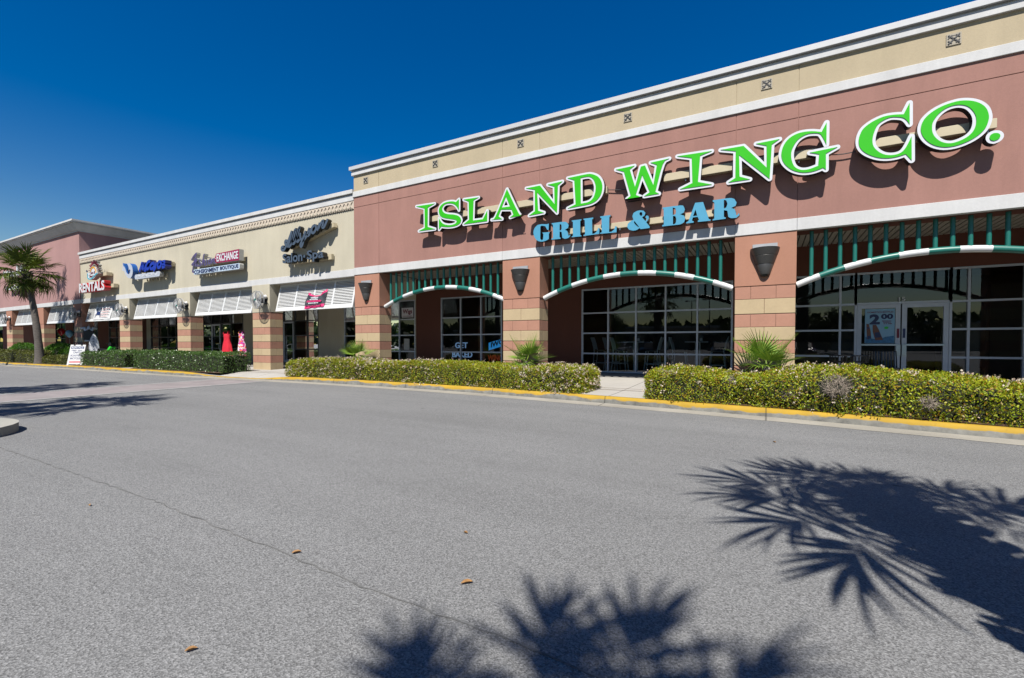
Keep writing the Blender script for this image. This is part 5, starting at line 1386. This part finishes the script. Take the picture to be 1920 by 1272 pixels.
hedge('hedge', 'longer dark green clipped hedge below the dresses', 'hedge', hp, -25.35, -18.25, lambda X: ky_at(X) + .22, lambda X: X * 0 + 11.15, .15, lambda X: X * 0 + .94, .055, 900, M['pitto'], 51, rad=.2, lump=.035)
hedge('hedge', 'shorter dark green clipped hedge between sandwich board and longer dark hedge', 'hedge', hp, -31.1, -26.25, lambda X: ky_at(X) + .25, lambda X: X * 0 + 11.1, .15, lambda X: X * 0 + .90, .06, 700, M['pitto'], 61, rad=.22, lump=.05)
hedge('hedge', 'low olive green hedge at the far left kerb before the palm', 'hedge', 'low olive hedges around the palm', -46.0, -36.3, lambda X: ky_at(X) + .25, lambda X: X * 0 + 10.4, .15, lambda X: X * 0 + .86, .07, 500, M['olive'], 71, lump=.05)
hedge('hedge', 'lowest olive green hedge between palm trunk and sandwich board', 'hedge', 'low olive hedges around the palm', -35.4, -32.5, lambda X: ky_at(X) + .25, lambda X: X * 0 + 10.4, .15, lambda X: X * 0 + .60, .07, 600, M['olive'], 81, lump=.06)
def round_shrub(label, c, rad, seed):
    t = thing('round_shrub', label, 'shrub', (c[0], c[1], .16), group='rounded bright green shrubs')
    r = np.random.default_rng(seed); n = 9000
    d = unit(r.normal(size=(n, 3))); d[:, 2] = np.abs(d[:, 2])
    P = d * np.array(rad) * (1 + .09 * wob(d, seed, 4.0) + .05 * wob(d, seed + 1, 11))[:, None] * (1 - .14 * r.uniform(0, 1, (n, 1)) ** 1.5) + np.array([c[0], c[1], .16])
    leaves('foliage', P, d, .075, M['bright'], t, seed)
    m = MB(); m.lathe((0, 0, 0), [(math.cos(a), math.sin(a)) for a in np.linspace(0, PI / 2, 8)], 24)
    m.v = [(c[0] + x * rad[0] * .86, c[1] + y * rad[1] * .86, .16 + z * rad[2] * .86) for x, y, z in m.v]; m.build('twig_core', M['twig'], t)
round_shrub('rounded bright green shrub left of the palm trunk', (-43.0, 10.9), (2.6, .75, 1.15), 91)
round_shrub('rounded bright green shrub between palm trunk and sandwich board', (-37.3, 10.9), (2.0, .75, 1.12), 95)

# ------------------------------------------------------------------ palms
def fan_leaf(petiole, R0, nseg, spread, droop, seed, pw=.02, stiff=1.0, slim=.85, join=.40):
    """one fan leaf along +X: petiole and pleated blade of drooping segments"""
    r = np.random.default_rng(seed); V = []; F = []
    hub = np.array([petiole, 0, -petiole * .06])
    pts = [np.array([petiole * t, 0, -petiole * .06 * t * t]) for t in (0, .35, .7, 1.0)]
    for i in range(3):
        a, b = pts[i], pts[i + 1]; w0, w1 = pw * (1.3 - .3 * i), pw * (1.3 - .3 * (i + 1)); k = len(V)
        V += [a + (0, -w0, 0), a + (0, w0, 0), b + (0, w1, 0), b + (0, -w1, 0), a + (0, 0, w0), b + (0, 0, w1)]
        F += [(k, k + 1, k + 2, k + 3), (k, k + 4, k + 5, k + 3), (k + 4, k + 1, k + 2, k + 5)]
    for i in range(nseg):
        s = (i + .5) / nseg * 2 - 1; a = s * spread
        L = R0 * (.78 + .22 * math.cos(a)) * r.uniform(.90, 1.06)
        dr = droop * r.uniform(.7, 1.35)
        dv = np.array([math.cos(a), math.sin(a), 0]); sv = np.array([-math.sin(a), math.cos(a), 0])
        base = hub + np.array([R0 * .10 * (1 - abs(s)), 0, -R0 * .04 * (1 - abs(s))])
        hw = R0 * .42 * math.tan(spread / nseg) * 1.02; st = []
        for t, w in ((.03, hw * .12), (join, hw * join / .40), (.70, hw * slim * .8), (.88, hw * slim * .42), (1.0, .002)):
            z = R0 * .16 * abs(math.sin(a)) * t * stiff - dr * L * max(0, t - .38) ** 1.7 * 1.5
            p = base + dv * L * t * (1 - .25 * dr * max(0, t - .5)) + np.array([0, 0, z]); st.append((p, w))
        for (p, w), (q, u) in zip(st, st[1:]):
            k = len(V); up = np.array([0, 0, 1]) * .35
            V += [p - sv * w + up * w, p, q, q - sv * u + up * u, p + sv * w + up * w, q + sv * u + up * u]
            F += [(k, k + 1, k + 2, k + 3), (k + 1, k + 4, k + 5, k + 2)]
    return np.array(V), np.array(F)
def costa_leaf(petiole, costa, L, n, spread, droop, seed, pw=.02, wid=.046, miss=.06):
    """sabal type leaf: leaflets leave a curved midrib, uneven, some bent or missing"""
    r = np.random.default_rng(seed); V = []; F = []
    def axis(d): return np.array([d, 0, -.05 * d - .10 * max(0, d - petiole) ** 2 * (1 + 1.5 * droop)])
    pts = [axis(d) for d in np.linspace(0, petiole + costa, 7)]
    for i in range(6):
        a, b = pts[i], pts[i + 1]; w0, w1 = pw * (1.25 - .17 * i), pw * (1.25 - .17 * (i + 1)); k = len(V)
        V += [a + (0, -w0, 0), a + (0, w0, 0), b + (0, w1, 0), b + (0, -w1, 0), a + (0, 0, w0), b + (0, 0, w1)]
        F += [(k, k + 1, k + 2, k + 3), (k, k + 4, k + 5, k + 3), (k + 4, k + 1, k + 2, k + 5)]
    for i in range(n):
        if r.uniform() < miss: continue
        t = (i + .5) / n * 2 - 1; at = abs(t)
        base = axis(petiole + costa * (1 - at ** 1.25))
        a = math.copysign(at ** .9, t) * spread + r.normal() * .055
        ln = L * (1 - .22 * at) * r.uniform(.78, 1.08)
        dv = np.array([math.cos(a), math.sin(a), 0]); sv = np.array([-math.sin(a), math.cos(a), 0])
        dr = droop * r.uniform(.5, 1.5); bend = r.normal() * .10; st = []
        for q, w in ((.0, .35), (.3, 1.0), (.6, .8), (.82, .45), (1.0, .04)):
            z = ln * (.22 * at * q - dr * max(0, q - .25) ** 1.8 * .9)
            st.append((base + dv * ln * q * (1 - .2 * dr * max(0, q - .5)) + sv * bend * ln * q * q + np.array([0, 0, z]), w * wid * .5))
        for (p, w), (p2, u) in zip(st, st[1:]):
            k = len(V); up = np.array([0, 0, .4])
            V += [p - sv * w + up * w, p, p2, p2 - sv * u + up * u, p + sv * w + up * w, p2 + sv * u + up * u]
            F += [(k, k + 1, k + 2, k + 3), (k + 1, k + 4, k + 5, k + 2)]
    return np.array(V), np.array(F)
LEAFS = [costa_leaf(.80, .42, .72, 40, R(118), d, 200 + i) for i, d in enumerate((.35, .6, .9, .6))]
LEAFS_V = [costa_leaf(.72, .42, .78, 42, R(118), d, 270 + i, wid=.05) for i, d in enumerate((.35, .6, .8, 1.1))]
LEAFS_P = [costa_leaf(.64, .52, .76, 32, R(112), d, 280 + i, wid=.05, miss=.1) for i, d in enumerate((.25, .4, .55, .35, .6))]
LEAFS_R = [costa_leaf(.22, .40, .62, 24, R(112), d, 295 + i, wid=.06, miss=.08) for i, d in enumerate((.2, .35, .5))]
LEAFS_Q = [costa_leaf(.70, .50, .66, 18, R(95), d, 290 + i, wid=.068, miss=.12) for i, d in enumerate((.15, .3, .2, .4))]
LEAFS_S = [fan_leaf(.26, .46, 21, R(88), d, 300 + i, pw=.010, stiff=1.3, slim=.62) for i, d in enumerate((.05, .14, .35))]
def rotm(az, el, roll):
    m = Matrix.Rotation(az, 3, 'Z') @ Matrix.Rotation(-el, 3, 'Y') @ Matrix.Rotation(roll, 3, 'X'); return np.array(m)
def crown(name, c, nleaf, lib, mat, parent, seed, el_hi=82, el_lo=-48, scale=1.0, az0=0.0, rough=14, dirs=None):
    r = np.random.default_rng(seed); VV = []; FF = []; o = 0
    for i in range(nleaf):
        f = (i + .5) / nleaf; el = R(el_hi + (el_lo - el_hi) * f ** .85 + r.uniform(-8, 8))
        az = az0 + i * 2.39996 + r.uniform(-.2, .2)
        v, q = lib[i % len(lib) if dirs else min(len(lib) - 1, int(f * len(lib)))]
        s = scale * r.uniform(.86, 1.1)
        if dirs:
            dx, dy, dz = dirs[i]; az = math.atan2(dy, dx); hl = math.hypot(dx, dy); el = math.atan2(dz + .25 * hl, hl); s = math.sqrt(hl * hl + dz * dz) / 1.75
        VV.append((v * s) @ rotm(az, el, R(r.uniform(-rough, rough))).T + np.array(c)); FF.append(q + o); o += len(v)
    return fast_mesh(name, np.concatenate(VV), np.concatenate(FF), mat, parent)
def palm(label, base, top, seed, nleaf=34, r0=.20, r1=.15, scale=1.0, group='fan palms around the car park', boots=True, dead=5, lo=-48, dirs=None, boot_r=.10, lib=None, nb=34, fb=.86, inner=None):
    b = Vector(base); tp = Vector(top)
    t = thing('palm_tree', label, 'palm', base, group=group)
    pts = []; rad = []; H = (tp - b).length; rr = random.Random(seed)
    for i in range(25):
        f = i / 24; p = b.lerp(tp, f) + Vector(((tp.x - b.x) * -.18 * math.sin(PI * f), (tp.y - b.y) * -.18 * math.sin(PI * f), 0))
        pts.append(p); rad.append(r0 + (r1 - r0) * f + .10 * math.exp(-f * 14) + rr.uniform(-.008, .008))
    m = MB(); m.tube(pts, rad, 16); m.build('trunk', M['trunk'], t, smooth=True)
    if boots:
        m = MB()
        for i in range(nb):
            f = fb + (1 - fb) * (i / nb); p = b.lerp(tp, f); a = i * 2.4
            d = Vector((math.cos(a), math.sin(a), 0)); m.bar(p + d * boot_r * .9, p + d * (boot_r + .2) + Vector((0, 0, .22)), .09, .03)
        m.build('leaf_boots', M['trunk'], t)
    crown('crown', tp, nleaf, lib or LEAFS, M['palm'], t, seed, scale=scale, el_lo=lo, dirs=dirs)
    if inner: crown('inner_fronds', tp, len(inner), LEAFS_R, M['palm'], t, seed + 30, dirs=inner)
    if dead: crown('dead_fronds', tp - Vector((0, 0, .15)), dead, LEAFS[2:], M['deadfrond'], t, seed + 50, el_hi=-50, el_lo=-78, scale=scale * .8)
    return t
palm('leaning fan palm on the far left planting bed in front of the pink store', (-35.7, 9.65, .15), (-36.8, 9.45, 5.3), 5, nleaf=30, r0=.18, r1=.125, scale=1.0, group=None, lo=-45, lib=LEAFS_V)
palm('tall fan palm just off the left edge, its shadow on the far pink wall', (-38.9, 7.4, 0), (-39.0, 7.5, 9.9), 9, nleaf=13, scale=.85, r0=.16, r1=.11)
P1D = [(-1.55, .1, .0), (-1.1, .8, .2), (-.05, .6, 1.05), (.45, .55, .75), (1.15, .3, .1), (-1.2, -.65, -.95), (-.8, -.9, -1.45), (-1.45, -.25, -.45), (.9, .85, .3), (.3, .3, .85), (1.2, -.35, -.3), (-.7, 1.05, .4), (.35, .1, .55), (1.5, .55, .2), (.2, 1.1, .4)]
P1I = [(-1.0, .1, .4), (-.8, -.5, .2), (-.55, .7, .5), (-.95, .5, .0), (.1, .8, .6), (.6, .6, .3), (-.4, -.75, -.3), (.8, .0, .2), (-.3, .2, 1.0), (-.8, -.25, -.6), (-.55, -.5, -.8), (-.9, .0, -.35), (-.3, -.6, -.9)]
palm('fan palm close to the camera on the right, casting the trunk shadow at lower right', (1.70, 1.0, .13), (1.66, 1.0, 5.3), 13, nleaf=len(P1D), r0=.26, r1=.28, dirs=P1D, boot_r=.20, dead=0, inner=P1I, lib=LEAFS_P, nb=120, fb=.2)
P2D = [(-1.05, .62, .3), (-.42, 1.36, .3), (.16, 1.56, .3), (.80, 1.40, .3), (1.15, .7, .2), (-.75, .2, .9), (.3, .2, 1.0), (-1.2, -.3, .1), (1.2, -.3, .2), (0, -1.1, .4), (.7, -.9, .2), (-.7, -.9, .2), (-.15, .75, .9), (.45, .8, .8)]
palm('taller fan palm behind the camera, casting the soft shadow along the bottom edge', (.50, -3.9, .13), (.48, -4.0, 6.9), 17, nleaf=len(P2D), r0=.22, r1=.16, dirs=P2D, dead=0, lib=LEAFS_Q)
palm('fan palm on the left traffic island, casting the shadow across the crossing', (-12.3, -.6, .13), (-12.0, -.4, 6.2), 21, nleaf=20)
palm('fan palm on the island further left, casting the farther crossing shadow', (-17.9, .6, .13), (-17.6, 1.0, 6.0), 25, nleaf=20)
palm('fan palm on the small island behind the camera, mirrored in the wide window', (-7.3, -5.2, .13), (-7.1, -5.0, 4.6), 29, nleaf=30, r0=.3, r1=.25)
def small_palm(label, x, y, seed, n, s, lean=0):
    t = thing('palmetto', label, 'palmetto', (x, y, .16), group='small palmettos at the pillar feet')
    m = MB(); m.tube([(x, y, .1), (x, y, .5), (x, y, .80)], [.09, .08, .05], 10); m.build('stem', M['trunk'], t, smooth=True)
    crown('fronds', (x, y, .76), n, LEAFS_S, M['palmetto'], t, seed, el_hi=80, el_lo=-12, scale=s, az0=lean, rough=10)
small_palm('bright green palmetto at the foot of the leftmost pink pillar', -12.35, 11.28, 41, 8, 1.08)
small_palm('palmetto at the foot of the pillar between the two hedged windows', -5.85, 11.35, 45, 10, 1.16, .8)
small_palm('largest palmetto at the foot of the pillar left of the glass doors', .0, 11.35, 49, 12, 1.2, 1.7)

# ------------------------------------------------------------------ small litter on the asphalt
rr = random.Random(12)
for i, (x, y, lb) in enumerate(((-4.72, 1.54, 'small dry orange leaf on asphalt, the farthest left'), (-2.53, 1.81, 'dry orange leaf lying right on the dark pavement seam'), (-2.11, 1.01, 'dry orange leaf nearest the bottom edge on the left'),
                              (-1.405, 2.025, 'largest dry orange leaf on open asphalt near the bottom shadow'), (-1.785, 2.56, 'tiny dry orange leaf on open asphalt in the middle'), (.1, 6.9, 'dry leaf near the kerb in front of the right hedge'))):
    s = (.017, .022, .018, .026, .013, .02)[i]; a = rr.uniform(0, 6.28); m = MB(); n = 10
    P = [(x + math.cos(a) * s * math.cos(t) * 1.3 - math.sin(a) * s * .55 * math.sin(t) * (1 + .3 * math.cos(t)), y + math.sin(a) * s * math.cos(t) * 1.3 + math.cos(a) * s * .55 * math.sin(t) * (1 + .3 * math.cos(t)), .008 + .012 * math.sin(t) ** 2) for t in np.linspace(0, 2 * PI, n + 1)[:-1]]
    c = m.vert((x, y, .005)); ids = [m.vert(p) for p in P]
    for k in range(n): m.face((c, ids[k], ids[(k + 1) % n]))
    tag(m.build('dry_leaf', M['dryleaf']), lb, 'leaf', 'dry leaves on the asphalt')

# ------------------------------------------------------------------ across the car park (seen mirrored in the glass)
FB = thing('distant_store', 'long low pale store across the car park behind the camera', 'store', (-10, -72, 0))
m = MB(); m.box(-75, -86, 0, 60, -72, 4.6); m.build('wall', M['tan2'], FB)
m = MB(); m.box(-75.3, -86.3, 4.6, 60.3, -71.7, 5.0); m.build('cornice', M['white'], FB)
for i in range(14):
    m = MB(); x = -70 + i * 9.3; m.box(x, -72.0, .3, x + 6, -71.95, 3.0); m.build('window', M['black'], FB)
def tree(label, x, y, h, w, seed):
    t = thing('leafy_tree', label, 'tree', (x, y, 0), group='trees across the car park')
    m = MB(); m.tube([(x, y, 0), (x + .1, y, h * .3), (x, y, h * .6)], [.22, .16, .07], 10)
    r = np.random.default_rng(seed)
    for i in range(6):
        a = i * 1.05; m.tube([(x, y, h * .35), (x + w * .35 * math.cos(a), y + w * .35 * math.sin(a), h * .65)], [.07, .025], 6)
    m.build('trunk', M['trunk'], t, smooth=True)
    P = []; D = []
    for i in range(12):
        c = np.array([x, y, h * .62]) + r.normal(size=3) * np.array([w * .24, w * .24, h * .13]); d = unit(r.normal(size=(420, 3)))
        P.append(c + d * w * .22 * r.uniform(.5, 1, (420, 1))); D.append(d)
    leaves('crown', np.concatenate(P), np.concatenate(D), .30, M['treeleaf'], t, seed)
for i, (x, y, h, w) in enumerate(((-52, -52, 6, 6), (-38, -58, 5.5, 6.5), (-24, -50, 6.5, 6), (-3.5, -46, 5.2, 5), (8, -55, 6, 6), (20, -48, 5.5, 6))):
    tree(('leafy tree across the car park at the far end past all light poles', 'broad leafy tree beside the lone far light pole across the car park', 'tallest leafy tree across the car park between the light poles', 'small leafy tree just right of the paired light poles',
          'leafy tree standing behind the small one across the car park', 'leafy tree across the car park opposite the glass doors')[i], x, y, h, w, 400 + i)
for x, y, lb in ((-12.2, -60, 'tall twin headed light pole across the car park on the left'), (-9.0, -58, 'tall twin headed light pole across the car park on the right'), (-36, -60, 'tall twin headed light pole across the car park at the far end')):
    t = thing('light_pole', lb, 'light pole', (x, y, 0), group='light poles across the car park')
    m = MB(); m.tube([(x, y, 0), (x, y, 9.2)], [.11, .07], 10); m.tube([(x, y, 0), (x, y, .8)], .3, 14); m.build('pole', M['sconce'], t)
    for s in (-1, 1):
        m = MB(); m.bar((x, y, 9.1), (x + s * .5, y, 9.1), .06, .06); m.box(min(x + s * .45, x + s * 1.15), y - .22, 9.02, max(x + s * .45, x + s * 1.15), y + .22, 9.2); m.build('lamp_head', M['sconce'], t)

# continuous far woods that close the horizon behind the car park
r = np.random.default_rng(77); n = 9000
th = r.uniform(R(150), R(372), n); rad = 105 + r.uniform(-6, 6, n); hh = 6.5 + 2.2 * wob(np.stack([np.cos(th) * 100, np.sin(th) * 100, th * 0], 1), 3, .06) + 1.2 * wob(np.stack([np.cos(th) * 100, np.sin(th) * 100, th * 0], 1), 4, .3)
P = np.stack([rad * np.cos(th) - 12, rad * np.sin(th), hh * r.uniform(.03, 1, n) ** .8], 1)
D = unit(np.stack([-np.cos(th), -np.sin(th), r.uniform(0, 1, n)], 1))
leaves('far_woods', P, D, 2.0, M['treeleaf'], None, 78, wid=.8)
tag(bpy.data.objects['far_woods'], 'dark line of far woods closing the horizon behind the car park', 'woods', kind='stuff')

def make_car(label, paint):
    t = thing('parked_car', label, 'car', (0, 0, 0), group='cars parked behind the camera')
    m = MB(); m.prism(orient([(-2.2, .30), (2.2, .30), (2.26, .55), (2.12, .76), (1.15, .92), (-1.75, .98), (-2.2, .92), (-2.26, .55)], True), [], -.88, .88, 0, 0); m.build('body', paint, t, bevel=.07)
    m = MB(); m.prism(orient([(1.05, .90), (.45, 1.38), (-.95, 1.43), (-1.7, .96)], True), [], -.74, .74, 0, 0); m.build('cabin', paint, t, bevel=.06)
    m = MB()
    for sy in (-1, 1):
        for q in ([(.85, .96), (.40, 1.31), (-.18, 1.34), (-.18, .97)], [(-.26, .97), (-.26, 1.34), (-.90, 1.35), (-1.4, 1.0)]):
            m.poly([(x, sy * .752, z) for x, z in q])
    m.poly([(1.03, -.62, .955), (1.03, .62, .955), (.54, .6, 1.345), (.54, -.6, 1.345)]); m.poly([(-1.66, -.6, 1.02), (-1.66, .6, 1.02), (-1.05, .6, 1.405), (-1.05, -.6, 1.405)]); m.build('window_glass', M['black'], t)
    for x in (-1.38, 1.38):
        for sy in (-1, 1):
            m = MB(); m.tube([(x, sy * .70, .32), (x, sy * .90, .32)], .32, 20); w = m.build('wheel', M['tire'], t, smooth=True)
            m = MB(); m.tube([(x, sy * .895, .32), (x, sy * .91, .32)], .20, 14); m.build('rim', M['steel'], w)
    for sy in (-1, 1):
        m = MB(); m.box(2.12, sy * .72 - .15, .62, 2.24, sy * .72 + .15, .74); m.build('headlight', M['lwhite'], t, bevel=.02)
        m = MB(); m.box(-2.25, sy * .72 - .15, .70, -2.15, sy * .72 + .15, .84); m.build('tail_light', M['red'], t, bevel=.02)
    return t
c1 = make_car('dark car parked behind the camera, mirrored low in the wide window', M['carblack']); c1.location = (-3.6, -15.5, 0); c1.rotation_euler = (0, 0, 1.5)
for x, y, rz, pm, lb in ((-.6, -15.8, 1.6, 'carsilver', 'silver car parked between the dark car and the maroon car behind the camera'), (2.6, -15.4, 1.55, 'carred', 'maroon car parked behind the camera opposite the glass doors'), (-9.8, -15.6, 1.6, 'carblack', 'dark car parked apart behind the camera on the left side'), (-13.0, -15.3, 1.53, 'carsilver', 'silver car parked at the left end of the row behind the camera')):
    o = dup(c1, (x, y, 0), rz, lb)
    for ch in o.children:
        if ch.name.split('.')[0] in ('body', 'cabin') and pm != 'carblack': ch.data = ch.data.copy(); ch.data.materials[0] = M[pm]
